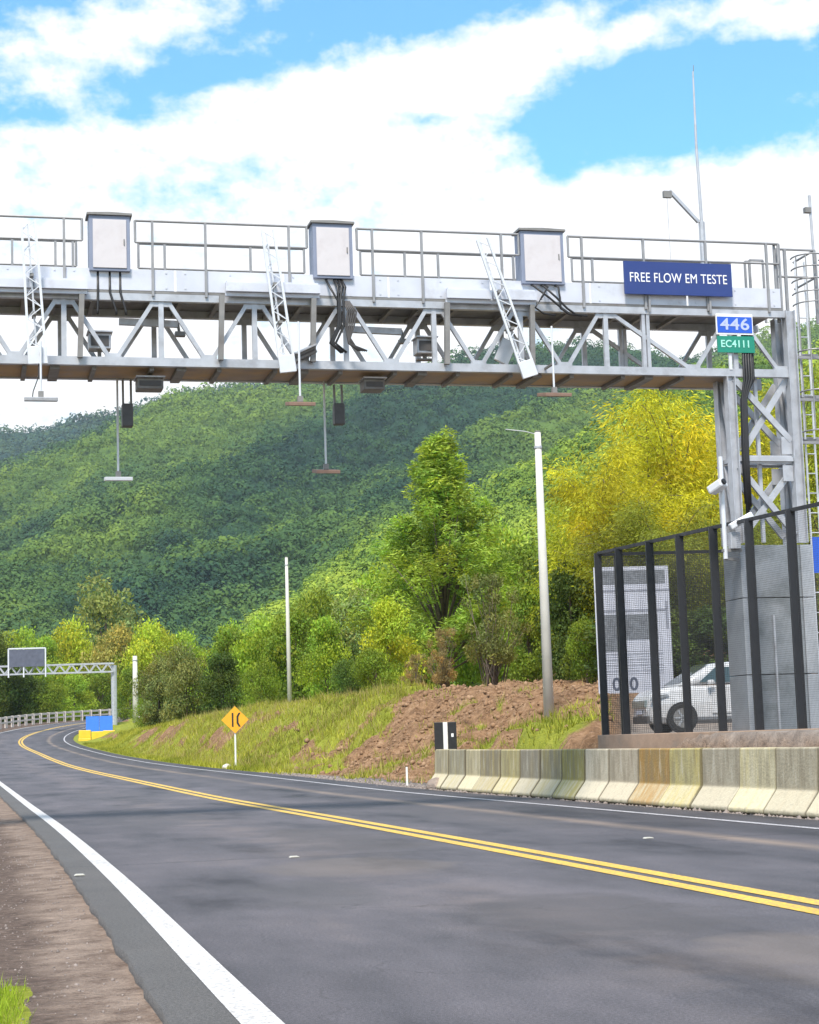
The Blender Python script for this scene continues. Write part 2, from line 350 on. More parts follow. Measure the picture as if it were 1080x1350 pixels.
bn = T.n('ShaderNodeBump'); bn.inputs['Strength'].default_value = .9; bn.inputs['Distance'].default_value = .06
T.l(T.math('ADD', nC, nB), bn.inputs['Height']); T.l(bn.outputs[0], b.inputs['Normal'])
xr, yr = X.ravel(), Y.ravel()
def patch(s0, t0, rs, rt): return np.exp(-(((s_-s0)/rs)**2+((t_-t0)/rt)**2))
rag = (fbm(s_*.45, t_*.7, 99, 4)-.5)*14
gm = .90*sm((s_-44.5-(t_-6)*1.25+rag)/4)                                     # grassy bank further on, bare spoil nearer
cut = fbm(s_*.22, t_*.9+s_*.02, 55, 4)
gm = gm - .95*sm((cut-.50)/.10)*np.exp(-((t_-6.7)/1.0)**2)*sm((s_-44)/6) - .9*sm((t_-10.6)/1.2)*(s_ < 78)*(s_ > 40)
gm = np.where(s_ < 40, gm+.95*patch(33, 8.0, 2.6, 1.5)+.8*patch(25.5, 7.2, 2.2, 1.4)+.75*patch(23, 6.0, 2.0, .8), gm)
gm = gm+.9*patch(27.3, 5.6, 1.6, .9)
gm = np.where((t_ > 0) & (s_ > 120), gm+.3, gm)+.5*sm((fbm(s_*.6, t_*.6, 123, 4)-.60)/.08)*(t_ > 5)
t0a = np.interp(s_, [24, 27, 33, 43, 50, 100], [5.2, 5.5, 6.5, 5.5, 4.7, 4.5])
gr = (t_ > 3)*sm((t0a-t_)/.35)*np.interp(s_, [0, 36, 48, 60], [1, 1, .8, .15])
ltm = sm((t_-5.5)/.3)*sm((xr/np.maximum(yr, 5)-.108)/.012)*sm((56-yr)/6)
ground = np_mesh('ground', V, FQ, m, smooth=True, attr=np.stack([np.clip(gm, 0, 1), gr, ltm], 1), uv=np.stack([t_, s_], 1))
tag(ground, kind='structure')

# ---------------------------------------------------------------- road
def strip(name, ta, tb, s0, s1, z, m, side=0, step=1.0, jit=None):
    S = np.arange(s0, s1+.01, step); L = np.array([rp(s, ta, z) for s in S]); R = np.array([rp(s, tb, z) for s in S])
    if jit is not None:
        j = (fbm(S*3.1, S*0+3, 44, 4)-.5)*jit
        for k, s in enumerate(S): L[k] = rp(s, ta+j[k], z); 
    rows = [L, R]; us = [ta, tb]
    if side: rows = [L-[0, 0, side]]+rows+[R-[0, 0, side]]; us = [ta-.01, ta, tb, tb+.01]
    A = np.stack(rows, 1).reshape(-1, 3); k = len(rows); n = len(S)
    q = (np.arange(n-1)[:, None]*k+np.arange(k-1)[None]).ravel(); f = np.stack([q, q+1, q+k+1, q+k], 1)
    uv = np.stack([np.tile(us, n), np.repeat(S, k)], 1)
    o = np_mesh(name, A, f, m, uv=uv); return tag(o, kind='structure')
ma = bpy.data.materials.new('asphalt'); ma.use_nodes = True; T = NT(ma.node_tree); b = ma.node_tree.nodes['Principled BSDF']
uvn = T.n('ShaderNodeUVMap').outputs[0]; su = T.n('ShaderNodeSeparateXYZ'); T.l(uvn, su.inputs[0]); tt, ss = su.outputs[0], su.outputs[1]
g = T.n('ShaderNodeNewGeometry').outputs['Position']
mp = T.n('ShaderNodeMapping'); mp.inputs['Scale'].default_value = (.55, .16, 1); T.l(uvn, mp.inputs[0])
n1 = T.noise(mp.outputs[0], 1.6, 6, .62); n2 = T.noise(g, 60, 4, .7); n3 = T.noise(g, 1.1, 6, .6); n4 = T.noise(g, 240, 2, .6)
base = T.ramp(n1, [(.33, (.036, .033, .039)), (.45, (.082, .077, .087)), (.60, (.118, .109, .122)), (.78, (.170, .148, .150))])
SP = [(-1.2, 0.5, .75, 1.6, .55, (.075, .068, .070)), (-.9, 9.5, .8, 3.2, .45, (.085, .075, .072)), (-1.6, 5.2, .9, 1.2, .3, (.20, .165, .14)), (-.7, -2.0, .8, 1.2, .35, (.24, .195, .165)),
      (-2.2, 17, .9, 4.0, .4, (.09, .085, .09)), (-1.5, 30, 1.2, 5.0, .4, (.08, .078, .085)), (1.6, 14, .7, 5, .3, (.10, .092, .092)), (2.0, 40, 1, 10, .35, (.12, .11, .12)), (-2.4, 2.8, .5, 1.5, .35, (.10, .095, .098))]
base = T.mix(1., base, T.ramp(n3, [(.30, .90), (.68, 1.06)]), 'MULTIPLY')
base = T.mix(1., base, T.ramp(T.math('ADD', T.math('MULTIPLY', n2, .5), T.math('MULTIPLY', n4, .5)), [(.36, .50), (.5, .98), (.64, 1.60)]), 'MULTIPLY')
# pale tan wear line in the right lane, and browner middles
def band(t0, wd): return T.ramp(T.math('ABSOLUTE', T.math('DIVIDE', T.math('SUBTRACT', tt, t0), wd)), [(0, 1), (1, 0)])
base = T.mix(T.math('MULTIPLY', T.math('MULTIPLY', band(2.25, .24), T.ramp(n1, [(.38, .35), (.6, 1)])), .8), base, (.33, .25, .195))
base = T.mix(T.math('MULTIPLY', T.math('MULTIPLY', band(-1.6, .75), T.ramp(n3, [(.42, 0), (.66, 1)])), .30), base, (.19, .145, .12))
def spot(t0, s0, rt, rs):
    a = T.math('DIVIDE', T.math('SUBTRACT', tt, t0), rt); b2_ = T.math('DIVIDE', T.math('SUBTRACT', ss, s0), rs); q = T.math('ADD', T.math('MULTIPLY', a, a), T.math('MULTIPLY', b2_, b2_))
    return T.ramp(T.math('ADD', q, T.math('MULTIPLY', T.math('SUBTRACT', n3, .5), 2.6)), [(.35, 1), (1.0, 0)])
for (t0, s0, rt, rs, am, cc) in SP: base = T.mix(T.math('MULTIPLY', spot(t0, s0, rt, rs), am), base, cc)
for tw in (-2.6, -.8, 1.0, 3.0): base = T.mix(T.math('MULTIPLY', band(tw, .42), .16), base, (.06, .058, .066))
# darker newer strip outside the left edge line
base = T.mix(T.math('MULTIPLY', T.math('LESS_THAN', tt, -3.60), .75), base, T.mix(1., T.mix(n3, (.080, .076, .072), (.140, .133, .124)), T.ramp(T.math('ADD', T.math('MULTIPLY', n2, .5), T.math('MULTIPLY', n4, .5)), [(.36, .35), (.5, .95), (.64, 1.8)]), 'MULTIPLY'))
vr = T.n('ShaderNodeTexVoronoi', feature='DISTANCE_TO_EDGE'); mp2 = T.n('ShaderNodeMapping'); mp2.inputs['Scale'].default_value = (.16, .11, 1)
T.l(uvn, mp2.inputs[0]); T.l(mp2.outputs[0], vr.inputs['Vector'])
cw = T.n('ShaderNodeTexVoronoi', feature='DISTANCE_TO_EDGE'); cw.inputs['Scale'].default_value = .35; mpw = T.n('ShaderNodeVectorMath', operation='ADD'); T.l(g, mpw.inputs[0]); nz = T.n('ShaderNodeTexNoise'); nz.inputs['Scale'].default_value = 2.2; nz.inputs['Detail'].default_value = 6; T.l(g, nz.inputs['Vector']); T.l(nz.outputs['Color'], mpw.inputs[1]); T.l(mpw.outputs[0], cw.inputs['Vector'])
base = T.mix(T.math('MULTIPLY', T.math('MULTIPLY', T.ramp(cw.outputs['Distance'], [(.0, 1), (.006, 0)]), T.ramp(n1, [(.45, 0), (.6, 1)])), .6), base, (.04, .038, .04))
# transverse hairline joints
jn = T.math('ABSOLUTE', T.math('SUBTRACT', T.math('FRACT', T.math('ADD', T.math('DIVIDE', ss, 14.0), T.math('MULTIPLY', n3, .02))), .5))
base = T.mix(T.math('MULTIPLY', T.ramp(jn, [(0, 1), (.004, 0)]), .5), base, (.035, .034, .038))
T.l(base, b.inputs['Base Color']); b.inputs['Specular IOR Level'].default_value = .35
T.l(T.ramp(n1, [(.3, .62), (.7, .82)]), b.inputs['Roughness'])
bn = T.n('ShaderNodeBump'); bn.inputs['Strength'].default_value = .5; bn.inputs['Distance'].default_value = .012; T.l(n2, bn.inputs['Height']); T.l(bn.outputs[0], b.inputs['Normal'])
strip('road', -3.86, 4.25, -14, 232, 0, ma, side=.055, step=.25, jit=.05)
def paint(name, col, col2, wear):
    m = bpy.data.materials.new(name); m.use_nodes = True; T = NT(m.node_tree); b = m.node_tree.nodes['Principled BSDF']; b.inputs['Roughness'].default_value = .6
    g = T.n('ShaderNodeNewGeometry').outputs['Position']
    c = T.mix(T.ramp(T.noise(g, 35, 6, .75), [(wear, 1), (wear+.13, 0)]), col, col2)
    c = T.mix(1., c, T.ramp(T.noise(g, 1.3, 4), [(.3, .85), (.7, 1.08)]), 'MULTIPLY')
    T.l(c, b.inputs['Base Color']); return m
pw = paint('white_road_paint', (.64, .62, .61), (.34, .32, .31), .41); py = paint('yellow_road_paint', (.80, .50, .035), (.36, .25, .12), .42)
pw2 = paint('worn_white_road_paint', (.62, .60, .62), (.25, .24, .25), .46)
strip('left_edge_line', -3.62, -3.47, -13, 230, .004, pw)
strip('right_edge_line', 3.45, 3.56, -13, 230, .004, pw2)
strip('centre_line', -.185, -.045, -13, 230, .004, py); o = strip('centre_line', .045, .185, -13, 230, .004, py)
for (px, py_, lab) in ((388, 1131, 'small pale road stud between the white and yellow lines'), (105, 1155, 'small pale road stud outside the left white line'), (855, 1106, 'small pale road stud in the far lane near the barriers')):
    d = cf+cr*(px-CX)/F-cu*(py_-CY)/F; p = CAMP+d*(-1.0/d[2])
    e = MB().prism([(-.045, .004), (.045, .004), (.03, .016), (-.03, .016)], -.04, .04).build('road_stud', M['stud'], bevel=.003)
    e.location = (p[0], p[1], 0); e.rotation_euler = (0, 0, .25); tag(e, lab, 'road stud', 'pale studs on the road')
GA = math.atan2(.2402, .9707)                                      # the gantry crosses the road at a right angle

# ---------------------------------------------------------------- concrete barriers
seg_px = [29.0, 27.85, 26.7, 25.5, 24.45, 23.1, 21.9, 20.75, 19.6, 18.45, 17.35, 16.1, 14.85, 13.7, 12.45, 11.35, 10.2, 9.0]
seg_px = seg_px[1:]
stain = [((.50, .47, .36), .35, (.42, .40, .12), 'grey and cream barrier beside the black and white marker, first from the far end'),
 ((.38, .37, .30), .5, (.40, .40, .14), 'grey stained barrier, second from the far end'),
 ((.62, .58, .42), .25, (.50, .50, .16), 'pale cream barrier, third from the far end'),
 ((.27, .25, .20), .6, (.38, .36, .10), 'dark brown stained barrier, fourth from the far end'),
 ((.48, .45, .24), .6, (.46, .45, .13), 'yellow green mossy barrier, fifth from the far end'),
 ((.30, .29, .26), .4, (.36, .35, .14), 'dark grey barrier, sixth from the far end'),
 ((.28, .27, .20), .6, (.36, .36, .08), 'dark olive barrier, seventh from the far end'),
 ((.31, .30, .12), .8, (.30, .31, .05), 'dark olive mossy barrier just left of the cleanest pale one'),
 ((.66, .63, .56), .1, (.5, .48, .36), 'cleanest pale barrier under the left corner of the black fence'),
 ((.50, .46, .40), .2, (.45, .42, .30), 'plain beige barrier just left of the orange stained one'),
 ((.36, .25, .06), .75, (.36, .22, .03), 'orange brown stained barrier in front of the car'),
 ((.50, .47, .24), .6, (.48, .46, .10), 'olive streaked barrier just right of the orange stained one'),
 ((.44, .42, .37), .2, (.40, .38, .28), 'plain grey barrier below the gantry column'),
 ((.66, .64, .50), .3, (.60, .60, .14), 'bright cream barrier with yellow moss along its groove'),
 ((.44, .42, .36), .25, (.42, .40, .24), 'grey barrier cut by the right edge of the picture'),
 ((.50, .48, .40), .25, (.42, .40, .24), 'beige barrier outside the right edge of the picture')]
def barrier_mat(c1, amt, c2, L):
    m = bpy.data.materials.new('stained_concrete'); m.use_nodes = True; T = NT(m.node_tree); b = m.node_tree.nodes['Principled BSDF']; b.inputs['Roughness'].default_value = .88
    tc = T.n('ShaderNodeTexCoord').outputs['Object']; mp = T.n('ShaderNodeMapping'); mp.inputs['Scale'].default_value = (1, 3.2, .35); mp.inputs['Location'].default_value = (random.random()*9, random.random()*9, 0)
    T.l(tc, mp.inputs[0]); st = T.noise(mp.outputs[0], 2.4, 6, .65); sp = T.n('ShaderNodeSeparateXYZ'); T.l(tc, sp.inputs[0])
    c1 = tuple(a*k*.80 for a, k in zip(c1, (1.06, .97, .80))); c1 = tuple(.88*a+.12*k for a, k in zip(c1, (.46, .42, .33))); amt *= .85; c2 = tuple(a*k for a, k in zip(c2, (1.12, .90, .9)))
    pale = tuple(min(.74, .55*c+.45*k) for c, k in zip(c1, (.74, .67, .50)))
    c = T.mix(T.ramp(sp.outputs[2], [(.29, 0), (.31, 1)]), pale, c1)  # paler sloped foot: the light it catches is put into the colour
    c = T.mix(T.math('MULTIPLY', T.ramp(st, [(.5-.12*amt, 0), (.66-.12*amt, 1)]), amt), c, c2)
    mp3 = T.n('ShaderNodeMapping'); mp3.inputs['Scale'].default_value = (1, 5, .9); mp3.inputs['Location'].default_value = (0, random.random()*9, 0); T.l(tc, mp3.inputs[0]); st2 = T.noise(mp3.outputs[0], 1.6, 6, .7)
    up_ = T.ramp(sp.outputs[2], [(.28, .08), (.36, 1)])
    c = T.mix(T.math('MULTIPLY', T.math('MULTIPLY', T.ramp(st2, [(.46, 0), (.62, 1)]), up_), .50), c, (.20, .165, .11))
    c = T.mix(T.math('MULTIPLY', T.math('MULTIPLY', T.ramp(st2, [(.34, 1), (.46, 0)]), up_), .55), c, (.56, .52, .42))
    c = T.mix(T.math('MULTIPLY', T.ramp(T.noise(tc, 9, 6, .7), [(.5, 0), (.75, 1)]), .35), c, (.20, .17, .12))
    c = T.mix(T.ramp(T.math('ADD', sp.outputs[2], T.math('MULTIPLY', st, .10)), [(.05, .85), (.11, 0)]), c, (.13, .11, .05))
    je = T.math('ADD', T.math('SUBTRACT', T.math('ABSOLUTE', sp.outputs[1]), L/2), T.math('MULTIPLY', st, .05)); c = T.mix(T.ramp(je, [(.0, 0), (.022, .8)]), c, (.085, .075, .05))
    T.l(c, b.inputs['Base Color']); bn = T.n('ShaderNodeBump'); bn.inputs['Distance'].default_value = .008; T.l(T.noise(tc, 30, 5), bn.inputs['Height']); T.l(bn.outputs[0], b.inputs['Normal'])
    return m
for k in range(len(seg_px)-1):
    s1, s0 = seg_px[k], seg_px[k+1]; L = s1-s0-.028; p = rp((s0+s1)/2, 4.98); c1, amt, c2, lab = stain[min(k, 15)]
    prof = [(-.30, 0), (-.30, .055), (-.115, .30), (-.095, .80), (.095, .80), (.115, .30), (.30, .055), (.30, 0)]
    o = MB().prism(prof, -L/2, L/2).build('concrete_barrier', barrier_mat(c1, amt, c2, L), bevel=.02)
    o.location = (p[0]+random.uniform(-.01, .01), p[1], p[2]-.03); o.rotation_euler = (random.uniform(-.004, .004), random.uniform(-.006, .006), GA+random.uniform(-.006, .006))
    tag(o, lab, 'concrete barrier', 'concrete barriers along the far edge of the road')

# ---------------------------------------------------------------- gantry (local frame: x along the beam, y away from the camera, z up)
GO = np.array([5.50, 26.5, 0.0]); gax = np.array([.9707, .2402, 0]); gay = np.array([-.2402, .9707, 0])
def gp(px, py, v=0.0):                                             # local (x, z) of the point seen at a pixel on the plane y = v of the gantry
    d = cf+cr*(px-CX)/F-cu*(py-CY)/F; t = (v-np.dot(CAMP-GO, gay))/np.dot(d, gay); P = CAMP+d*t-GO
    return float(P@gax), float(P[2])
gantry = empty('toll_gantry', GO, 'galvanised steel lattice toll gantry with a railed walkway spanning the road', 'gantry', GA)
zb = gp(540, 484)[1]; zt = gp(540, 402)[1]; DP = .95               # chord heights and truss depth
UL = -16.5                                                        # far left foot, outside the picture
u_end = gp(1036, 480)[0]
# front truss nodes
top_px = [84, 212, 335, 455, 571, 685, 797]; tops = [gp(x, 402)[0] for x in top_px]
pitch_u = (tops[-1]-tops[0])/6; tops = [tops[0]-pitch_u*k for k in range(8, 0, -1)]+tops+[gp(966, 402)[0]]
def truss(v, front):
    cm = MB(); H = .11
    cm.hbeam((UL, v, zb), (u_end, v, zb), H, .10, .014, (0, 1, 0)) if False else cm.bar((UL, v, zb), (u_end+.02, v, zb), .09, .115)
    cm.bar((UL, v, zt), (u_end+.02, v, zt), .09, .10)
    cm.build('chord', M['galv'], gantry)
    wb = MB(); a, c2 = zb+.055, zt-.05; r = .068; y = v+.006
    for i, u in enumerate(tops):
        wb.bar((u, y, a), (u, y, c2), r, .06, (0, 1, 0))
        nxt = tops[i+1] if i+1 < len(tops) else u_end-.05
        prv = tops[i-1] if i else u-pitch_u
        bl = (u+prv)/2; br = (u+nxt)/2
        if i == len(tops)-2: br = gp(914, 487)[0]
        if i == len(tops)-1: bl = gp(914, 487)[0]; br = u_end-.08
        wb.bar((u-.10, y, c2), (bl+.05, y, a), .055, .05, (0, 1, 0)); wb.bar((u+.10, y, c2), (br-.05, y, a), .055, .05, (0, 1, 0))
        wb.box(u-.15, u+.15, y-.022, y+.022, c2-.07, c2-.002)      # gusset plates
        wb.box(br-.11, br+.11, y-.02, y+.02, a+.002, a+.06)
    us = gp(851, 440)[0]
    for d in (-.035, .035): wb.bar((us+d, y-.004, a), (us+d, y-.004, c2), .05, .07, (0, 1, 0))
    wb.build('web_member', M['galv'], gantry)
truss(0, True); truss(DP, False)
# cross members between the trusses and the brown underside sheets
mb = MB()
mb.box(UL, gp(975, 490)[0], .055, DP-.055, zb-.045, zb-.015)
bs = mb.build('underside_panel', M['deck_brown'], gantry)
u = -12.2; k = 0
while u < u_end-.9:
    MB().bar((u, .05, zb-.075), (u, DP-.05, zb-.075), .06 if k % 3 else .13, .055).build('cross_member', M['galv_dark'], gantry)
    MB().bar((u, .05, zt-.03), (u, DP-.05, zt-.03), .06, .05).build('cross_member', M['galv_dark'], gantry); u += (.52, .78, .40)[k % 3]; k += 1
zd = zt+.055
mb = MB(); mb.box(UL, u_end-.02, -.04, DP+.04, zd, zd+.035); mb.build('walkway_deck', M['galv_dark'], gantry)
# toe boards
zk = gp(540, 367)[1]; u = u_end-.03
while u > -12.5:
    mb = MB(); mb.box(u-1.48, u-.012, -.045, -.035, zd+.037, zk)
    for q in (.12, .74, 1.36):
        for zz_ in (zd+.08, zk-.04): mb.box(u-q-.012, u-q+.012, -.052, -.0455, zz_-.012, zz_+.012)
    mb.build('toe_board', M['toe'], gantry); u -= 1.5
mb = MB(); mb.box(UL, u_end-.6, DP+.035, DP+.045, zd+.037, zk-.06); mb.build('toe_board', M['toe'], gantry)
zr = gp(540, 305.5)[1]; zm = gp(540, 333)[1]
def railing(x0, x1, posts, v, top=None, closed=True):
    a = gp(x0, 305, v)[0] if x0 is not None else UL; b_ = gp(x1, 305, v)[0]; mb = MB(); T_ = zr if top is None else top
    M_ = zm if top is None else top-.36
    mb.tube([(a, v, T_), (b_, v, T_)], .019); mb.tube([(a, v, M_), (b_, v, M_)], .016)
    for e in (a, b_): mb.tube([(e, v, T_), (e, v, M_)], .018)
    for p in posts:
        u = gp(p, 330, v)[0]; mb.bar((u, v, zd-.04), (u, v, T_), .034, .034)
    mb.build('railing', M['rail'], gantry)
yr_ = -.06
railing(None, 108, [84.5], yr_); 
railing(178, 404, [201, 271, 381], yr_); railing(470, 683, [491, 556, 661], yr_); railing(748, 1024, [767, 848, 930, 1010], yr_)
mb = MB(); railing(None, 100, [16, 73, 96], DP+.06, zr-.02)
railing(182, 400, [217, 330], DP+.06, zr-.02); railing(474, 700, [533, 577, 676], DP+.06, zr-.02); railing(752, 960, [780, 935], DP+.06, zr-.02)
# end frames of the walkway
for (x0, x1, y0, y1, v) in ((982, 990, 345, 385, .3), (988, 1008, 343, 384, .75), (1020, 1030, 322, 385, -.02)):
    mb = MB(); a, z1_ = gp(x0, y0, v); b2, z0_ = gp(x1, y1, v)
    for q in (a, b2): mb.bar((q, v, zd), (q, v, z1_), .03)
    mb.bar((a, v, z1_), (b2, v, z1_), .03); mb.build('end_rail', M['rail'], gantry)
# tower: four legs, braces, cladding
uR = gp(1041, 480)[0]+.03; uL = gp(964, 540)[0]; VD = .38; z0 = .95
for (u, v, zz, wd) in ((uR, .0, zt+.06, .15), (uL, .0, zb-.06, .13), (uR-.02, VD, zt+.02, .13), (uL, VD, zb-.06, .13)):
    mb = MB(); mb.hbeam((u, v, gp(1000, 716)[1]), (u, v, zz), wd, .15, .014, (0, 1, 0)); mb.build('tower_leg', M['galv'], gantry)
def pz(px, py): return gp(px, py, 0.0)
zc = pz(1000, 714)[1]                                               # top of the cladding
zmid = pz(1010, 606)[1]
for v in (0.0, VD):
    mb = MB(); a, b2 = uL+.07, uR-.08; zt1 = zb-.07
    mb.bar((a, v, zmid), (b2, v, zmid), .06, .11, (0, 1, 0)); mb.bar((a, v, zmid), (b2, v, zmid), .12, .03, (0, 1, 0))
    # upper K/X braces
    for (p, q) in (((a, zt1-.02), (b2, zmid+.28)), ((b2, zt1-.02), (a+.1, zmid+.12)), ((a, zmid-.10), (b2-.02, zc+.10)), ((b2, zmid-.16), (a, zc+.04))):
        off = .0 if p[0] == a else .05
        mb.bar((p[0], v+off, p[1]), (q[0], v+off, q[1]), .085, .05, (0, 1, 0))
    mb.box(b2-.16, b2, v-.02, v-.008, zmid+.08, zmid+.34); mb.box(b2-.16, b2, v-.02, v-.008, zmid-.32, zmid-.08)
    mb.build('tower_brace', M['galv'], gantry)
for u in (uL, uR):
    mb = MB()
    for (za, zb2) in ((zc+.1, zmid-.06), (zmid+.06, zb-.1)):
        mb.bar((u, .05, za), (u, VD-.05, zb2), .05, .05, (1, 0, 0))
    mb.bar((u, .05, zmid), (u, VD-.05, zmid), .06, .06); mb.build('tower_brace', M['galv'], gantry)
mb = MB(); zs = [z0]+[pz(1000, y)[1] for y in (890, 789, 719)]
for i in range(3): mb.box(uL-.02+.17, uR-.09, -.10, VD+.10, zs[i]+.006, zs[i+1]-.006)
mb.build('tower_cladding', M['clad'], gantry, bevel=.006)
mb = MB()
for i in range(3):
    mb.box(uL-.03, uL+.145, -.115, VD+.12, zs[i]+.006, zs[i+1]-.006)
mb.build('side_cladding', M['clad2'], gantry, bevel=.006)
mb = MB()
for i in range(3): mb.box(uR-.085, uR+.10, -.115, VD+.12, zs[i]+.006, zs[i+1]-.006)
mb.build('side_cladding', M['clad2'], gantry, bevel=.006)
mb = MB(); mb.box(uL+.42, uL+.45, -.13, -.10, z0, zs[2]-.25); mb.build('cladding_trim', M['galv'], gantry)
mb = MB()
cu1 = gp(978, 560, -.02)[0]
for k in range(7):
    x = cu1+.02*(k % 4)-.02; y = -.09+.03*(k//4)
    mb.tube([(x, y, zc+.35+.05*k), (x+.01*sin(k), y, zmid), (x+.02, y, zb-.4), (x+.08+.02*k, y+.02, zb-.1), (x+.10+.02*k, y+.05, zt-.1)], .020, 6)
mb.build('cable_bundle', M['black'], gantry, smooth=True)
mb = MB(); x = gp(962, 560, -.02)[0]
mb.bar((gp(1003, 560)[0], .12, zc), (gp(1003, 560)[0], .12, zb), .05, .05)
mb.build('conduit', M['galv'], gantry)
# far foot outside the picture
for (u, v) in ((UL, 0), (UL-1.0, 0), (UL, VD), (UL-1.0, VD)):
    mb = MB(); mb.hbeam((u, v, -.1), (u, v, zt), .14, .15, .014, (0, 1, 0)); mb.build('tower_leg', M['galv'], gantry)
# caged ladder on the right end
ul = [gp(x, 480, .55)[0] for x in (1056, 1068, 1079)]
zl0 = gp(1066, 600, .55)[1]
mb = MB()
for i, u in enumerate(ul[:2]): mb.tube([(u, .55, .95), (u, .55, gp(1060, 345, .55)[1])], .017)
z = 1.2
while z < gp(1060, 400, .55)[1]: mb.tube([(ul[0], .55, z), (ul[1], .55, z)], .010, 6); z += .30
mb.build('ladder', M['white_steel'], gantry)
mb = MB(); uc = (ul[0]+ul[1])/2
for py in (347, 362, 378, 394, 408, 470, 522, 574):
    zz = gp(1066, py, .55)[1]; pts = [(uc+.30*cos(a), .55-.32+.34*sin(a)-.02, zz) for a in np.linspace(-pi*1.25, pi*.25, 15)]
    if py > 420:
        mb.box(uR+.09, uR+.62, -.05, .75, zz-.03, zz+.03) if False else None
    mb.tube([(uc+.25*cos(a), .55-.28+.28*sin(a), zz) for a in np.linspace(pi*.12, -pi*1.12, 15)], .012, 6)
for a in np.linspace(-.1*pi, -.9*pi, 5): mb.tube([(uc+.25*cos(a), .27+.28*sin(a), gp(1066, 574, .55)[1]), (uc+.25*cos(a), .27+.28*sin(a), gp(1066, 347, .55)[1])], .009, 6)
mb.build('ladder_cage', M['rail'], gantry)
for py in (463, 518, 574):
    mb = MB(); zz = gp(1066, py, .3)[1]; mb.bar((uR+.07, .62, zz), (uR+.75, .62, zz), .05, .05); mb.bar((uR+.07, .05, zz-.0), (uR+.07, .60, zz-.0), .04, .04)
    mb.bar((uR+.07, .12, zz-.14), (uR+.75, .12, zz-.14), .04, .04); mb.bar((uR+.40, .10, zz-.10), (uR+.40, .60, zz-.03), .03, .03); mb.build('ladder_bracket', M['rail'], gantry)
mb = MB(); z1_ = gp(1040, 329, .1)[1]; z2_ = gp(1040, 365, .1)[1]; xa, xb = gp(1022, 329, .1)[0], gp(1073, 329, .1)[0]
for z in (z1_, z2_): mb.tube([(xa, .1, z), (xb, .1, z), (xb, .8, z)], .018)
for x in (xa, gp(1034, 329, .1)[0], xb): mb.bar((x, .1, zd-.15), (x, .1, z1_), .04)
mb.build('railing', M['rail'], gantry)
# equipment frames: roof-like bracket in front of the truss on two posts
fr = [(-30, 115, 366, 380, 108, -12), (297, 421, 372, 386, 414, 293), (588, 706, 381, 395, 702, 590)]
for (xl, xr2, y1, y2, pa, pb) in fr:
    mb = MB(); v = -.16; a, za = gp(xl, y1, v); b2, _ = gp(xr2, y1, v); zc2 = gp((xl+xr2)/2, y2, v)[1]; za = gp((xl+xr2)/2, y1, v)[1]; mid = (a+b2)/2
    for (p, q) in ((a, mid+.0), (mid+.02, b2)):
        mb.box(p, q, v-.05, v+.01, zc2, za-.03); mb.box(p+.02, q-.02, v-.02, v+.09, za-.028, za)
    mb.bar((a, v+.03, zc2-.03), (b2, v+.03, zc2-.03), .05, .05)
    mb.build('equipment_frame', M['toe'], gantry)
    for p in (pa, pb):
        mb = MB(); u1, _ = gp(p, 400, v); mb.bar((u1, v+.02, zc2-.056), (u1-.03, v+.02, zb+.02), .07, .07, (0, 1, 0)); mb.bar((u1-.03, v+.055, zb+.06), (u1-.03, -.05, zb+.06), .05, .04)
        mb.build('frame_post', M['galv_dark'], gantry)

def on_gantry(name, label, cat, px, py, v, group=None):
    u, z = gp(px, py, v); P = GO+gax*u+gay*v; return empty(name, (P[0], P[1], z), label, cat, GA, group)
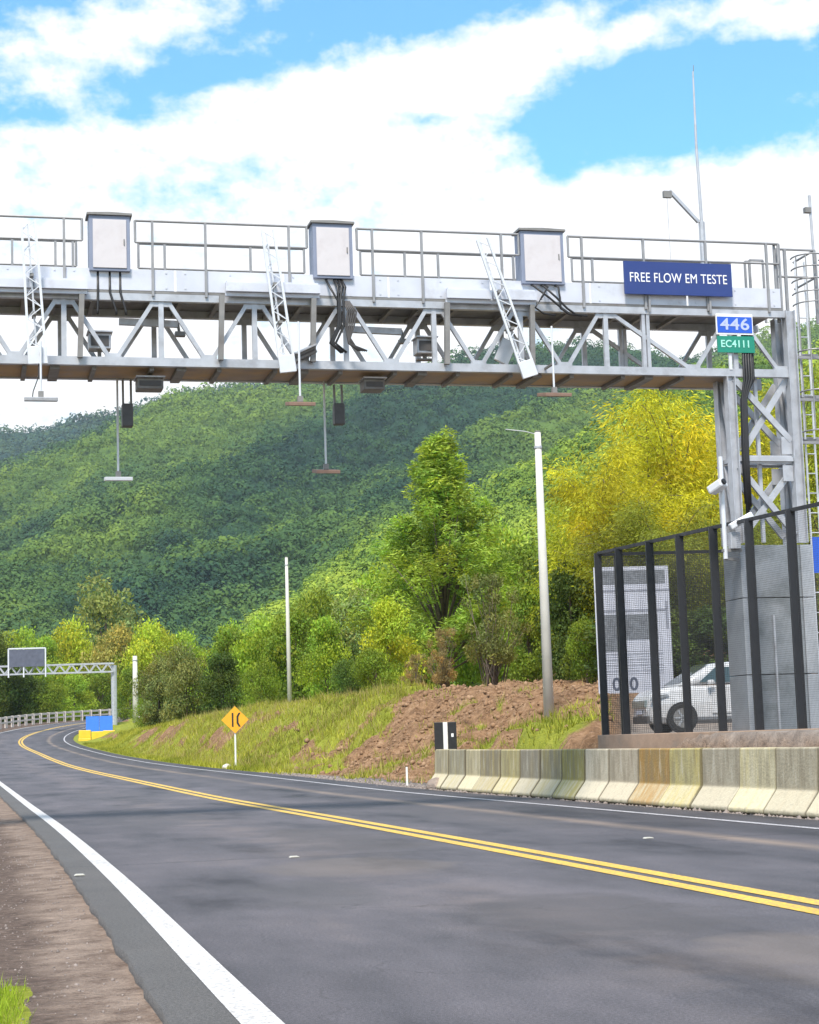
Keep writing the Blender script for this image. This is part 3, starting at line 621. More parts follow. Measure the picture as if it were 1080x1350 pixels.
# control cabinets
cabs = [(145, 357, 281, 56, 'pale pink control cabinet at the left end of the walkway'), (440, 367, 292, 54, 'pinkish control cabinet standing above the middle of the gantry'),
        (717, 374.5, 302, 58, 'pinkish control cabinet nearest the dark blue sign')]
for i, (x, yb, yt, wd, lab) in enumerate(cabs):
    c = on_gantry('control_cabinet', lab, 'control cabinet', x, yb, -.10, 'control cabinets standing on the gantry')
    W2 = gp(x+wd/2, yb, -.1)[0]-gp(x, yb, -.1)[0]; H = gp(x, yt, -.1)[1]-gp(x, yb, -.1)[1]; D_ = .30
    MB().box(-W2+.01, W2-.01, 0, D_, 0, H-.03).build('cabinet_body', M['cab_shaded'], c, bevel=.008)
    d = MB().box(-W2+.06, W2-.06, -.014, -.001, .04, H-.09).build('door', M['cab_front'], c, bevel=.004)
    MB().box(W2-.10, W2-.085, -.026, -.0145, H*.45, H*.45+.08).build('handle', M['galv_dark'], d)
    MB().prism([(-W2-.02, H-.029), (W2+.02, H-.029), (W2+.02, H), (0, H+.012), (-W2-.02, H)], -.03, D_+.03).build('rain_cap', M['galv_dark'], c)
    zdk = zd+.036-gp(x, yb, -.1)[1]
    for q in (-W2+.03, W2-.03): MB().bar((q, .12, zdk-.15), (q, .12, -.001), .035).build('leg', M['galv'], c)
    if i == 0:
        for q, e in ((-.16, -.17), (0, .08), (.14, .21)): MB().tube([(q, .06, 0), (q, .05, -.28), ((q+e)/2, .03, -.42), (e, .02, -.55), (e, .02, -.60)], .017, 7).build('cable', M['black'], c, smooth=True)
    elif i == 1:
        for q, e, r in ((-.10, .02, .017), (.02, .03, .022), (.08, .05, .022), (.12, .10, .018)): MB().tube([(q, .06, 0), (q+.02, -.10, -.15), (e, -.14, -.35), (e, -.14, -.70), (e-.12, -.12, -.95), (e+.03, -.12, -1.08)], r, 7).build('cable', M['black'], c, smooth=True)
        mb = MB()
        for k in range(5): mb.tube([(.10+.02*k, -.12, -.35), (.16+.03*k, -.14, -.50), (.12+.03*k, -.14, -.7), (.16, -.13, -.95), (.3+.03*k, -.12, -1.05)], .014, 6)
        mb.build('cable', M['dark'], c, smooth=True)
    else:
        for q, e in ((-.17, .22), (-.02, .30), (.03, -.18), (.19, .20)): MB().tube([(q, .06, 0), (q, -.08, -.06), ((q+e)/2, -.12, -.22), (e, -.12, -.38), (e+.12, -.12, -.46), (e+.3, -.1, -.48)], .016, 7).build('cable', M['black'], c, smooth=True)
# white lattice arms standing in front of the truss, a thin rod with an antenna plate at their feet
def lattice_arm(x0, y0, x1, y1, wpx, lab):
    v = -.34; a, z1 = gp(x0, y0, v); b2, zz = gp(x1, y1, v); c = on_gantry('lattice_arm', lab, 'lattice arm', x1, y1, v, 'white lattice arms leaning on the gantry front')
    du, dz = a-b2, z1-zz; Lg = math.hypot(du, dz); d = Vector((du, 0, dz))/Lg; n = Vector((d.z, 0, -d.x)); hw = wpx/2/90.
    mb = MB()
    for q in (-1, 1): mb.bar(n*hw*q, n*hw*q*.8+d*Lg, .032, .032, (0, 1, 0))
    mb.bar(Vector((0, .14, 0)), Vector((0, .14, 0))+d*Lg, .024, .024, (0, 1, 0)); mb.build('rail', M['white_steel'], c)
    mb = MB(); k = int(Lg/.14)
    for i in range(k):
        p, q = i/k*Lg, (i+1)/k*Lg; sgn = 1 if i % 2 else -1
        mb.bar(n*hw*sgn*.9+d*p, -n*hw*sgn*.9+d*q, .012, .012); mb.bar(n*hw*sgn*.9+d*p, Vector((0, .14, 0))+d*q, .010, .010)
    mb.build('lacing', M['white_steel'], c)
    mb = MB(); mb.bar(n*0-d*.02, d*.22, hw*2.3, .05, (0, 1, 0)); mb.build('foot_block', M['white_steel'], c, bevel=.006)
    mb = MB()
    for e in (.35, .62): mb.bar(d*Lg*e+Vector((0, .02, 0)), d*Lg*e+Vector((0, .30, 0)), .05, .04)
    mb.build('clamp', M['galv_dark'], c)
lattice_arm(37, 290, 50, 478, 20, 'upright white lattice arm at the left edge of the picture')
lattice_arm(353, 303, 380, 489, 18, 'slightly leaning white lattice arm left of the middle cabinet')
lattice_arm(636, 315, 699, 495, 18, 'most slanted white lattice arm left of the third cabinet')
def hanging(x, y0, y1, pw_, dp, mt, lab, tilt=0, v=-.42, wire=False):
    u, z1 = gp(x, y0, v); _, z0_ = gp(x, y1, v); c = on_gantry('antenna', lab, 'antenna', x, y1, v, 'flat antennas hanging below the gantry')
    MB().tube([(0, 0, .02), (0, 0, z1-z0_)], .015, 8).build('rod', M['white_steel'], c)
    p = MB().box(-pw_/2, pw_/2, -dp/2, dp/2, -.03, .02).build('plate', mt, c, bevel=.006); p.rotation_euler = (radians(tilt), 0, 0)
    MB().box(-.035, .035, -.035, .035, .021, .10).build('bracket', M['galv_dark'], c)
    if z1-z0_ > .5 and v < -.2: MB().bar((0, 0, zb-z0_), (0, -v-.06, zb-z0_), .03, .03).build('arm', M['galv_dark'], c)
    if wire: MB().tube([(-.11, 0, .02), (-.10, 0, .10), (-.03, .02, .30), (-.02, .1, .5)], .008, 6).build('cable', M['black'], c)
    return c
hanging(54, 450, 526, .43, .26, M['galv'], 'pale flat antenna hanging at the left end of the gantry', 8, wire=True)
hanging(396, 424, 532, .36, .34, M['brown_panel'], 'brown flat antenna below the slightly leaning lattice arm', 10)
hanging(731, 430, 520, .38, .42, M['brown_panel'], 'brown flat antenna below the most slanted lattice arm', 10)
hanging(156, 500, 631, .38, .22, M['white_steel'], 'pale antenna hanging lowest on a long thin rod', 6, v=DP-.1)
hanging(430, 500, 621, .34, .38, M['brown_panel'], 'brown antenna hanging low on a white rod below the middle cabinet', 10, v=DP-.1)
# cameras and flash housings in and under the truss
def housing(x, y, wd, hg, dp, v, lab, mt='galv', lens=True, rx=0, legs=0, ry=0, hang=0):
    c = on_gantry('traffic_camera', lab, 'traffic camera', x, y, v, 'camera housings on the gantry'); c.rotation_euler = (0, 0, GA)
    b_ = MB().box(-wd/2, wd/2, -dp/2, dp/2, 0, hg).build('housing', M[mt], c, bevel=.012)
    if lens:
        MB().box(-wd/2+.03, wd/2-.03, -dp/2-.012, -dp/2-.001, .04, hg-.04).build('lens_window', M['dark'], b_)
        MB().box(-wd/2-.02, wd/2+.02, -dp/2-.07, dp/2, hg+.001, hg+.018).build('hood', M['galv'], b_)
    if legs: MB().bar((0, 0, -legs), (0, 0, -.001), .05).box(-.12, .12, -.06, .06, -legs-.02, -legs).build('stand', M['galv_dark'], c)
    if hang:
        m_ = MB()
        for q in (-wd/2+.02, wd/2-.02): m_.bar((q, 0, hg), (q, .02, hg+hang), .03)
        m_.build('hanger', M['galv_dark'], c)
    b_.rotation_euler = (radians(rx), radians(ry), 0); return c
housing(131, 462, .30, .22, .25, .3, 'grey camera box on a short stand inside the truss below the left cabinet', legs=.13)
housing(560, 468, .28, .22, .25, .3, 'dark grey camera box inside the truss below the middle railing', legs=.06)
housing(197, 515, .36, .15, .3, .40, 'wide camera housing fixed under the deck right of the left cabinet', 'galv_dark')
housing(491, 516, .30, .15, .3, .40, 'wide camera housing fixed under the deck right of the middle cabinet', 'galv_dark')
housing(168, 563, .15, .32, .16, .62, 'dark slim box hanging below the deck on two hangers', 'dark', lens=False, hang=.35)
housing(447, 560, .15, .30, .16, .62, 'dark brown slim box hanging under the deck below the middle cabinet', 'dark', lens=False, hang=.28)
housing(660, 478, .22, .36, .05, .25, 'tilted pale panel inside the truss left of the slanted lattice arm', 'white_steel', lens=False, ry=25)
housing(405, 470, .28, .10, .18, -.1, 'small tilted camera beside the foot of the slightly leaning lattice arm', 'galv_dark', rx=10, ry=-25)
for x, yy, nm in ((200, 425, 'short lamp bracket inside the truss right of the left cabinet'), (497, 435, 'short lamp bracket inside the truss right of the middle cabinet')):
    c = on_gantry('lamp_bracket', nm, 'lamp bracket', x, yy, .45, 'lamp brackets inside the truss')
    MB().bar((-.45, 0, 0), (.36, 0, -.02), .07, .09).build('arm', M['galv'], c)
    MB().tube([(.36, 0, 0), (.38, 0, -.13)], .02).box(.32, .46, -.06, .06, -.19, -.13).build('lamp', M['galv_dark'], c)
# free flow sign
c = on_gantry('name_board', 'dark blue board with white lettering on the walkway railing', 'sign', 894, 368, -.12)
a, z1_ = gp(822, 346, -.12); b2, z2_ = gp(966, 390, -.12); u0, zz = gp(894, 368, -.12); hw = (b2-a)/2; hh = .245
MB().box(-hw, hw, -.02, .01, -hh, hh).build('panel', M['blue'], c, bevel=.003)
t = text_obj('FREE FLOW EM TESTE', .20, M['letter'], c, (0, -.023, 0), bold=0.0); wdt = t.dimensions.x; t.scale = (hw*2*.90/wdt, 1, 1)
for q in (-.45, .5): MB().bar((q, .035, -hh-.25), (q, .035, hh-.05), .03).build('post', M['rail'], c)
# road number sign
c = on_gantry('road_number_sign', 'small blue and green kilometre sign inside the right end of the truss', 'sign', 969, 443, -.07)
MB().box(-.29, .29, -.012, .012, .02, .33).build('panel', M['letter'], c)
p_ = MB().box(-.275, .275, -.018, -.013, .045, .285).build('blue_panel', M['blue2'], c); text_obj('446', .24, mat('pale_blue_lettering', (.42, .48, .80), .5), p_, (0, -.021, .165), bold=.004, sx=1.25)
p_ = MB().box(-.285, .30, -.012, .012, -.25, -.003).build('green_panel', M['green'], c); text_obj('EC4111', .15, mat('pale_green_lettering', (.35, .72, .62), .5), p_, (0, -.016, -.125), bold=.003, sx=.95)
for q in (-.08, .22): MB().bar((q, .03, -.50), (q, .03, .1), .045, .03).build('post', M['white_steel'], c)
# mast with davit arm
c = on_gantry('mast', 'tall thin lightning mast standing on the walkway behind the blue board', 'mast', 930, 385, .6)
zt_ = gp(930, 95, .6)[1]-gp(930, 385, .6)[1]; sc = gp(931, 385, .6)[0]-gp(930, 385, .6)[0]; z295 = gp(930, 293, .6)[1]-gp(930, 385, .6)[1]
MB().tube([(0, 0, 0), (0, 0, z295)], .05).build('base_tube', M['galv'], c)
MB().tube([(0, 0, z295+.001), (-.02, 0, z295+1.2), (-.01, 0, zt_)], [.026, .022, .013]).build('tube', M['galv'], c)
MB().tube([(0, 0, zt_), (0, 0, zt_+.10)], .006).build('tip', M['galv_dark'], c)
d_ = MB().bar((-.05, 0, z295), (-.50, 0, z295+.47), .055, .045).build('davit_arm', M['galv'], c)
MB().box(-.60, -.47, -.03, .03, z295+.36, z295+.46).build('pulley', M['galv_dark'], d_)
MB().tube([(-.54, 0, z295+.36), (-.53, 0, .3)], .003, 4).build('rope', M['rail'], d_)
c = on_gantry('pole', 'thin pole with a small camera above the caged ladder', 'pole', 1074, 345, .8)
zz = gp(1074, 258, .8)[1]-gp(1074, 345, .8)[1]; MB().tube([(0, 0, -.5), (-.02, 0, zz)], .022).build('tube', M['galv'], c)
MB().box(-.12, -.02, -.04, .04, zz-.28, zz-.20).build('camera', M['galv_dark'], c)
# camera pole on the left of the tower
c = on_gantry('camera_pole', 'thin white pole left of the gantry leg carrying two security cameras', 'camera pole', 957, 735, -.25)
zz = gp(950, 602, -.25)[1]-gp(957, 735, -.25)[1]
MB().tube([(0, 0, -.02), (0, 0, zz)], .032, 10).build('tube', M['white_steel'], c)
k_ = MB().box(-.16, .02, -.16, .10, 0, .13).build('camera', M['white_steel'], c, bevel=.03); k_.location = (-.04, -.02, zz-.52); k_.rotation_euler = (radians(-25), 0, radians(35))
MB().tube([(-.11, -.165, .06), (-.11, -.19, .06)], .045, 12).build('lens', M['black'], k_)
k_ = MB().box(0, .38, -.05, .05, 0, .10).build('camera', M['white_steel'], c, bevel=.02); k_.location = (.08, -.08, .38); k_.rotation_euler = (0, radians(-28), radians(-10))
MB().bar((-.05, 0, .1), (.25, 0, .1), .04).bar((0, 0, -.02), (.25, .1, -.02), .04).build('bracket', M['galv_dark'], c)
MB().box(.07, .22, -.06, .06, .12, .36).build('junction_box', M['galv'], c, bevel=.01)

# ---------------------------------------------------------------- fence round the gantry foot
fence = empty('mesh_fence', (3.08, 29.8, 1.0), 'tall black steel fence with mesh panels around the gantry foot', 'fence')
def fl(x, y, z): return (x-3.08, y-29.8, z-1.0)
FA = np.array([3.08, 29.8]); FB = np.array([7.69, 18.7])
fdir = (FB-FA)/np.linalg.norm(FB-FA)
def fpix(px):                                                      # point of the fence line seen in column px (at mid height)
    d = cf+cr*(px-CX)/F-cu*(820-CY)/F; k = d[0]/d[1]; t = (k*FA[1]-FA[0])/(fdir[0]-k*fdir[1]); return FA+fdir*t
zf = 3.95; zg = .96
for px in (792, 820, 861, 901, 946, 994, 1050, 1112):
    p = fpix(px); z_top = zf
    MB().bar(fl(p[0], p[1], .80), fl(p[0], p[1], z_top), .115, .10, (0, 1, 0)).build('post', M['fence'], fence)
p0 = FA; p1 = FB
MB().bar(fl(*p0, zf), fl(*p1, zf), .05, .05).build('top_rail', M['fence'], fence)
bk = np.array([11.5, 30.2]); MB().bar(fl(*p0, zf-.02), fl(*bk, zf-.02), .05, .05).build('top_rail', M['fence'], fence)
for q in (3.37, 6.6, 9.6): MB().bar(fl(q, 29.86, .95), fl(q, 29.86, zf-.05), .06, .06, (0, 1, 0)).build('post', M['fence'], fence)
def meshpanel(a, b_, z0_, z1_, stp=.055, r=.0055):
    L = np.linalg.norm(np.array(b_)-a); d = (np.array(b_)-a)/L; mb = MB(); n = int(L/stp)
    for i in range(n+1): q = np.array(a)+d*min(i*stp, L); mb.bar(fl(q[0], q[1], z0_), fl(q[0], q[1], z1_), r, r)
    z = z0_
    while z < z1_: mb.bar(fl(a[0], a[1], z), fl(b_[0], b_[1], z), r, r); z += stp*1.0
    o = mb.build('mesh_panel', M['wire'], fence)
meshpanel(p0, p1, zg, zf, .030, .0019); meshpanel(p0, bk, 1.0, zf, .030, .0044)
# low concrete kerb under the fence
mb = MB(); n_ = np.array([-fdir[1], fdir[0]])
if n_[0] > 0: n_ = -n_
a = FA-fdir*.12; b2 = FB
pts = [a+n_*.10, b2+n_*.10, b2-n_*.20, a-n_*.20]; mb.v = [(p[0], p[1], z) for z in (.0, .985) for p in pts]
mb.f = [(0, 1, 2, 3), (4, 7, 6, 5), (0, 4, 5, 1), (1, 5, 6, 2), (2, 6, 7, 3), (3, 7, 4, 0)]
tag(mb.build('kerb', M['slab'], bevel=.01), 'low brown concrete kerb under the black mesh fence', 'kerb')
# blue sign at the right edge behind the fence
P = at(1094, 731, 25.2); c = empty('blue_sign', (P[0], P[1], 1.0), 'plain bright blue sign cut by the right edge of the picture', 'sign', 0)
MB().box(-.23, .4, -.01, .01, P[2]-1.25, P[2]-.75).build('panel', M['blue2'], c); MB().tube([(.1, .03, -.04), (.1, .03, P[2]-.7)], .03).build('post', M['galv'], c)
# information board
YB = 47; a = at(790, 915, YB); b2 = at(882, 745, YB)
c = empty('notice_board', (a[0], YB, tz(a[0], YB)), 'large white notice board with grey print standing behind the fence', 'notice board', radians(4))
w_ = b2[0]-a[0]; zb_ = a[2]-c.location.z; h_ = b2[2]-a[2]
MB().box(0, w_, 0, .05, zb_, zb_+h_).build('panel', M['board'], c)
mb = MB(); 
for q in (.12, w_-.12): mb.bar((q, .08, -.3), (q, .08, zb_+h_-.02), .05)
mb.build('leg', M['galv_dark'], c)
pr = MB(); f_ = -.003
pr.box(.10, w_-.35, f_-.003, f_, zb_+h_*.42, zb_+h_*.62); pr.box(.05, w_*.3, f_-.003, f_, zb_+h_*.33, zb_+h_*.42); pr.box(.04, w_-.1, f_-.003, f_, zb_+h_*.86, zb_+h_*.97); pr.build('picture', M['board_grey'], c)
pr = MB()
for k in range(9): z = zb_+h_*(.15+.022*k); pr.box(.12, w_-.25, f_-.003, f_, z, z+.012)
pr.box(.0, w_, f_-.003, f_, zb_+h_*.80, zb_+h_*.815); pr.box(.1, w_-.1, f_-.003, f_, zb_+h_*.64, zb_+h_*.66); pr.box(w_-.13, w_-.06, f_-.003, f_, zb_+h_*.5, zb_+h_*.72); pr.build('print', M['board_line'], c)
text_obj('0', .46, M['panel_dark'], c, (w_*.24, -.006, zb_+.22), bold=.01); text_obj('0', .46, M['panel_dark'], c, (w_*.47, -.006, zb_+.22), bold=.01)

# ---------------------------------------------------------------- car (SUV, front towards -x)
P = at(838, 965, 44.0); car = empty('parked_car', (P[0]+.08, 43.6, .99), 'white car parked behind the fence', 'car', radians(7)); CARS = 1.0
def loft(sta):                                                     # sta: (x, [(y, z) ...]) half sections, mirrored
    mb = MB(); m_ = len(sta[0][1])
    for x, sec in sta:
        for (y, z) in sec: mb.v.append((x, y, z))
        for (y, z) in reversed(sec): mb.v.append((x, -y, z))
    k = 2*m_
    for i in range(len(sta)-1):
        for j in range(k): mb.f.append((i*k+j, (i+1)*k+j, (i+1)*k+(j+1) % k, i*k+(j+1) % k))
    mb.f.append(tuple(range(k))); mb.f.append(tuple((len(sta)-1)*k+j for j in range(k-1, -1, -1))); return mb
def sec(w, zb_, zt_, sh=.0): return [(w*.90, zb_), (w, zb_+.14), (w+.02, zb_+(zt_-zb_)*.55), (w-.02, zt_-.10), (w*.90-sh, zt_)]
st = [(0.0, sec(.62, .30, .66)), (.07, sec(.76, .24, .88)), (.22, sec(.84, .21, 1.00)), (.55, sec(.87, .20, 1.05)), (1.0, sec(.89, .20, 1.08)), (1.35, sec(.89, .20, 1.07)), (2.2, sec(.90, .20, 1.08)), (3.2, sec(.90, .20, 1.11)), (3.9, sec(.88, .22, 1.12)), (4.2, sec(.82, .28, 1.08)), (4.32, sec(.72, .36, .95))]
body = loft(st).build('body', M['car'], car, smooth=False, bevel=.03)
gh = [(1.12, [(.80, 1.04), (.78, 1.06), (.76, 1.07), (.70, 1.075)]), (1.55, [(.80, 1.06), (.76, 1.22), (.72, 1.30), (.64, 1.33)]), (1.95, [(.80, 1.07), (.72, 1.40), (.66, 1.51), (.55, 1.55)]), (2.5, [(.80, 1.08), (.71, 1.45), (.66, 1.57), (.52, 1.61)]),
      (3.3, [(.80, 1.10), (.71, 1.44), (.66, 1.56), (.52, 1.60)]), (3.85, [(.78, 1.10), (.70, 1.36), (.64, 1.48), (.54, 1.53)]), (4.15, [(.74, 1.08), (.70, 1.14), (.66, 1.18), (.58, 1.20)])]
gh = [(x-.36 if x < 2.2 else x-.15, [(y, z+.03) for y, z in s_c]) for x, s_c in gh]
loft(gh).build('roof', M['car'], car, smooth=True)
w1 = MB(); w1.v = [(.80, -.70, 1.12), (.80, .70, 1.12), (1.53, .58, 1.57), (1.53, -.58, 1.57)]; w1.f = [(0, 1, 2, 3)]
w1.v += [(x-.006, y, z+.016) for x, y, z in w1.v]; w1.f = [(4, 5, 6, 7), (0, 3, 2, 1), (0, 1, 5, 4), (1, 2, 6, 5), (2, 3, 7, 6), (3, 0, 4, 7)]
w1.build('windscreen', M['glass'], car)
for sg in (-1, 1):
    for (pl) in ([(1.26, 1.15), (1.68, 1.49), (2.42, 1.50), (2.45, 1.13)], [(2.52, 1.13), (2.50, 1.50), (3.25, 1.49), (3.32, 1.14)], [(3.38, 1.15), (3.33, 1.48), (3.72, 1.40), (3.80, 1.18)]):
        mb = MB()
        def yy(z): return sg*(.835-.10*(z-1.08)/.4*1.0)
        n0 = [(x, yy(z)-sg*.02, z) for x, z in pl]; n1_ = [(x, yy(z)+sg*.005, z) for x, z in pl]; mb.v = n0+n1_; m4 = 4
        mb.f = [(0, 1, 2, 3), (7, 6, 5, 4)]+[(i, 4+i, 4+(i+1) % 4, (i+1) % 4) for i in range(4)]; mb.build('side_window', M['glass'], car)
    MB().prism([(1.5, .42), (2.42, .42), (2.42, 1.04), (1.5, 1.02)], sg*.925-.004, sg*.925+.004).build('door', M['car'], car)
    MB().prism([(2.46, .42), (3.25, .42), (3.35, 1.04), (2.46, 1.04)], sg*.925-.004, sg*.925+.004).build('door', M['car'], car)
    hd = MB().box(.0, .16, -.07, .07, -.05, .06).build('mirror', M['car'], car, bevel=.03); hd.location = (1.40, sg*1.0, 1.13)
    hl = MB(); hl.v = [(.05, .40*sg, .74), (.05, .76*sg, .76), (.42, .875*sg, .86), (.34, .87*sg, .90), (.03, .42*sg, .80), (.14, .80*sg, .86)]; hl = MB().prism([(.04, .74), (.50, .84), (.46, .89), (.10, .86)], sg*.86-.03, sg*.86+.03).build('headlight', M['lamp'], car)
    for x in (.78, 3.42):
        wl = MB()
        MB().tube([(x, sg*.80, .33), (x, sg*.935, .33)], .365, 24).build('wheel_arch', M['black'], car)
        wo_ = MB().tube([(x, sg*.74, .325), (x, sg*.945, .325)], .325, 28).build('wheel', M['tyre'], car, bevel=.02)
        r_ = MB().tube([(x, sg*.93, .325), (x, sg*.952, .325)], .225, 24)
        r_.build('rim', M['galv_dark'], wo_)
        sp_ = MB()
        for k in range(6): a_ = k*pi/3; sp_.bar((x, sg*.958, .325), (x+.20*cos(a_), sg*.958, .325+.20*sin(a_)), .05, .012, (0, 1, 0))
        sp_.build('spoke', M['rim'], wo_)
MB().box(-.035, .09, -.62, .62, .60, .76).build('grille', M['chrome'], car); MB().box(-.02, .10, -.70, .70, .22, .40).build('bumper_trim', M['dark'], car, bevel=.02)
MB().box(-.03, -.012, -.26, .26, .44, .54).build('number_plate', M['board'], car)
MB().box(.45, 3.95, -.93, .93, .19, .27).build('sill_trim', M['dark'], car); car.scale = (CARS,)*3

# ---------------------------------------------------------------- utility poles
def pole(px, ptop, pbot, Y, r0, r1, lab, arm=False):
    b_ = at(px, pbot, Y); t = at(px, ptop, Y); zg_ = tz(b_[0], Y); h = t[2]-zg_
    c = empty('utility_pole', (b_[0], Y, zg_), lab, 'utility pole', 0, 'concrete poles along the bank')
    MB().tube([(0, 0, -.5), (0, 0, h*.5), (0, 0, h)], [r1, (r0+r1)/2, r0], 14).build('pole', M['concrete'], c, smooth=True)
    MB().tube([(0, 0, h-.42), (0, 0, h-.36)], r0*1.25, 12).build('collar', M['galv'], c)
    MB().tube([(0, 0, h), (0, 0, h+.05)], r0*.9, 10).build('cap', M['galv_dark'], c)
    if arm: MB().tube([(0, 0, h-.05), (-.35, 0, h+.05), (-.85, 0, h+.12)], .012, 6).build('arm', M['galv'], c)
    return c
pole(724, 570, 940, 48, .085, .145, 'tall pale concrete pole on the brown earth heap', True)
pole(382, 735, 922, 95, .075, .13, 'pale pole on the grassy bank left of the earth heap')
pole(179, 865, 952, 170, .20, .29, 'weathered grey pole beside the far gantry')

# ---------------------------------------------------------------- small road furniture
P = at(311, 1010, 66); c = empty('warning_sign', (P[0], 66, tz(P[0], 66)), 'orange diamond warning sign with two black strokes on the bank', 'sign', radians(8))
zc_ = at(311, 949, 66)[2]-c.location.z; MB().tube([(0, 0, -.2), (0, 0, zc_+.3)], .035).build('post', M['white_post'], c)
pn = MB().prism([(-.49, 0), (0, -.49), (.49, 0), (0, .49)], -.055, -.038).build('panel', M['amber'], c); pn.location = (0, 0, zc_)
mb = MB(); y0_, y1_ = -.060, -.056
mb.prism([(-.115, -.25), (-.055, -.25), (-.055, .25), (-.115, .25)], y0_, y1_)
mb.prism([(.055, -.12), (.055, .12), (.13, .25), (.20, .25), (.125, .10), (.125, -.10), (.20, -.25), (.13, -.25)], y0_, y1_); mb.build('symbol', M['black'], pn)
P = at(588, 990, 38.5); c = empty('marker_post', (P[0], 38.5, tz(P[0], 38.5)-.02), 'black marker plates either side of a white post behind the barrier end', 'marker', radians(6))
z0_ = P[2]-c.location.z; h = at(588, 952, 38.5)[2]-P[2]; s1 = .235
MB().box(-.045, .045, -.02, .02, 0, z0_+h).build('post', M['white_post'], c)
for q in (-1, 1):
    pn = MB().box(min(q*.05, q*s1), max(q*.05, q*s1), -.03, -.01, z0_, z0_+h).build('plate', M['black'], c, bevel=.01)
pn2 = MB(); pn2.box(.12, .17, -.036, -.031, z0_+h*.48, z0_+h*.60); pn2.build('symbol', M['letter'], pn)
P = at(538, 1034, 40.0)
def small_post(px, pyb, pyt, Y, lab):
    P = at(px, pyb, Y); z = tz(P[0], Y); o = MB().box(-.022, .022, -.012, .012, 0, at(px, pyt, Y)[2]-z).build('delineator', M['white_post'], bevel=.004)
    o.location = (P[0], Y, z-.02); tag(o, lab, 'marker post'); return o
small_post(537, 1035, 1010, 40.5, 'thin white marker post on the gravel left of the barrier end')
for px, pyy, s_r, lab in ((574, 1018, .22, 'dark rock lying against the far end of the barriers'), (299, 1006, .16, 'pale stone at the foot of the orange sign')):
    Y0 = 37.9 if px > 500 else 66; P = at(px, pyy, Y0); bm = bmesh.new(); bmesh.ops.create_icosphere(bm, subdivisions=3, radius=s_r)
    for v in bm.verts:
        k = .75+.5*vnoise(np.array([v.co.x*9+5]), np.array([v.co.y*9+v.co.z*5]))[0]; v.co = v.co*k; v.co.z *= .75
    me = bpy.data.meshes.new('rock'); bm.to_mesh(me); bm.free(); me.materials.append(M['rock'] if px > 500 else M['conc_rail'])
    o = bpy.data.objects.new('rock', me); COL.objects.link(o); o.location = (P[0], Y0, tz(P[0], Y0)+s_r*.3); tag(o, lab, 'rock')

# ---------------------------------------------------------------- far gantry, blue sign and yellow barriers by the bend
Y0 = 168; P = at(151, 962, Y0); bs_ = at(151, 880, Y0)
c = empty('sign_gantry', (P[0], Y0, tz(P[0], Y0)), 'distant grey gantry over the bend carrying a dark message panel', 'gantry', radians(4)); zz = bs_[2]-c.location.z
MB().tube([(0, 0, -.3), (0, 0, zz+.2)], .27, 10).build('column', M['galv'], c)
xl = -13.2; MB().tube([(xl, 0, -.6), (xl, 0, zz+.2)], .27, 10).build('column', M['galv'], c)
mb = MB(); hb_ = .38
for z in (zz-hb_, zz+hb_):
    for y in (-.4, .4): mb.bar((xl, y, z), (0, y, z), .13)
n = 12
for i in range(n):
    a, b2 = xl+(0-xl)*i/n, xl+(0-xl)*(i+1)/n; m2 = (a+b2)/2
    for y in (-.4, .4): mb.bar((a, y, zz-hb_), (m2, y, zz+hb_), .08); mb.bar((m2, y, zz+hb_), (b2, y, zz-hb_), .08)
mb.build('beam', M['galv'], c)
px0 = at(14, 870, Y0)[0]-P[0]; px1 = at(62, 870, Y0)[0]-P[0]; zp = at(40, 857, Y0)[2]-c.location.z
f_ = MB()
for x in (px0, (px0+px1)/2-.3, px1): f_.bar((x, -.5, zz-hb_-.3), (x, -.5, zp+.1), .12)
f_.bar((px0, -.5, zp+.1), (px1, -.5, zp+.1), .12); f_.build('panel_frame', M['white_steel'], c)
MB().box(px0+.08, px1-.08, -.60, -.52, zz+hb_-.1, zp).build('message_panel', M['panel_dark'], c)
P = at(131, 964, 152); c = empty('blue_sign', (P[0], 152, tz(P[0], 152)), 'low bright blue sign behind the yellow barriers at the bend', 'sign', radians(-4))
z1_ = at(131, 944, 152)[2]-c.location.z; z0_ = P[2]-c.location.z
for q in (-1, 1): MB().box(min(q*.02, q*1.12), max(q*.02, q*1.12), -.03, .03, z0_, z1_).build('panel', M['blue3'], c)
MB().tube([(-.9, .05, -.2), (-.9, .05, z1_)], .05).tube([(.9, .05, -.2), (.9, .05, z1_)], .05).build('post', M['galv'], c)
for px, lab in ((112, 'yellow plastic road barrier nearest the bend below the blue sign'), (129, 'middle yellow plastic barrier below the blue sign'), (144, 'right hand yellow plastic barrier below the blue sign')):
    P = at(px, 979, 149+ (144-px)*.0); z = at(px, 980-abs(px-129)*.1, 149)[2]; o = MB().prism([(-.42, 0), (.42, 0), (.40, .25), (.30, .38), (.30, .92), (-.30, .92), (-.30, .38), (-.40, .25)], -.2, .2)
    o = MB().box(-.50, .50, -.25, .25, 0, .3).box(-.48, .48, -.14, .14, .3, .95).build('yellow_barrier', M['yellow'], bevel=.04); o.location = (P[0], 149, min(tz(P[0], 149), z)); o.rotation_euler = (0, 0, radians(6)); tag(o, lab, 'road barrier', 'yellow barriers at the bend')
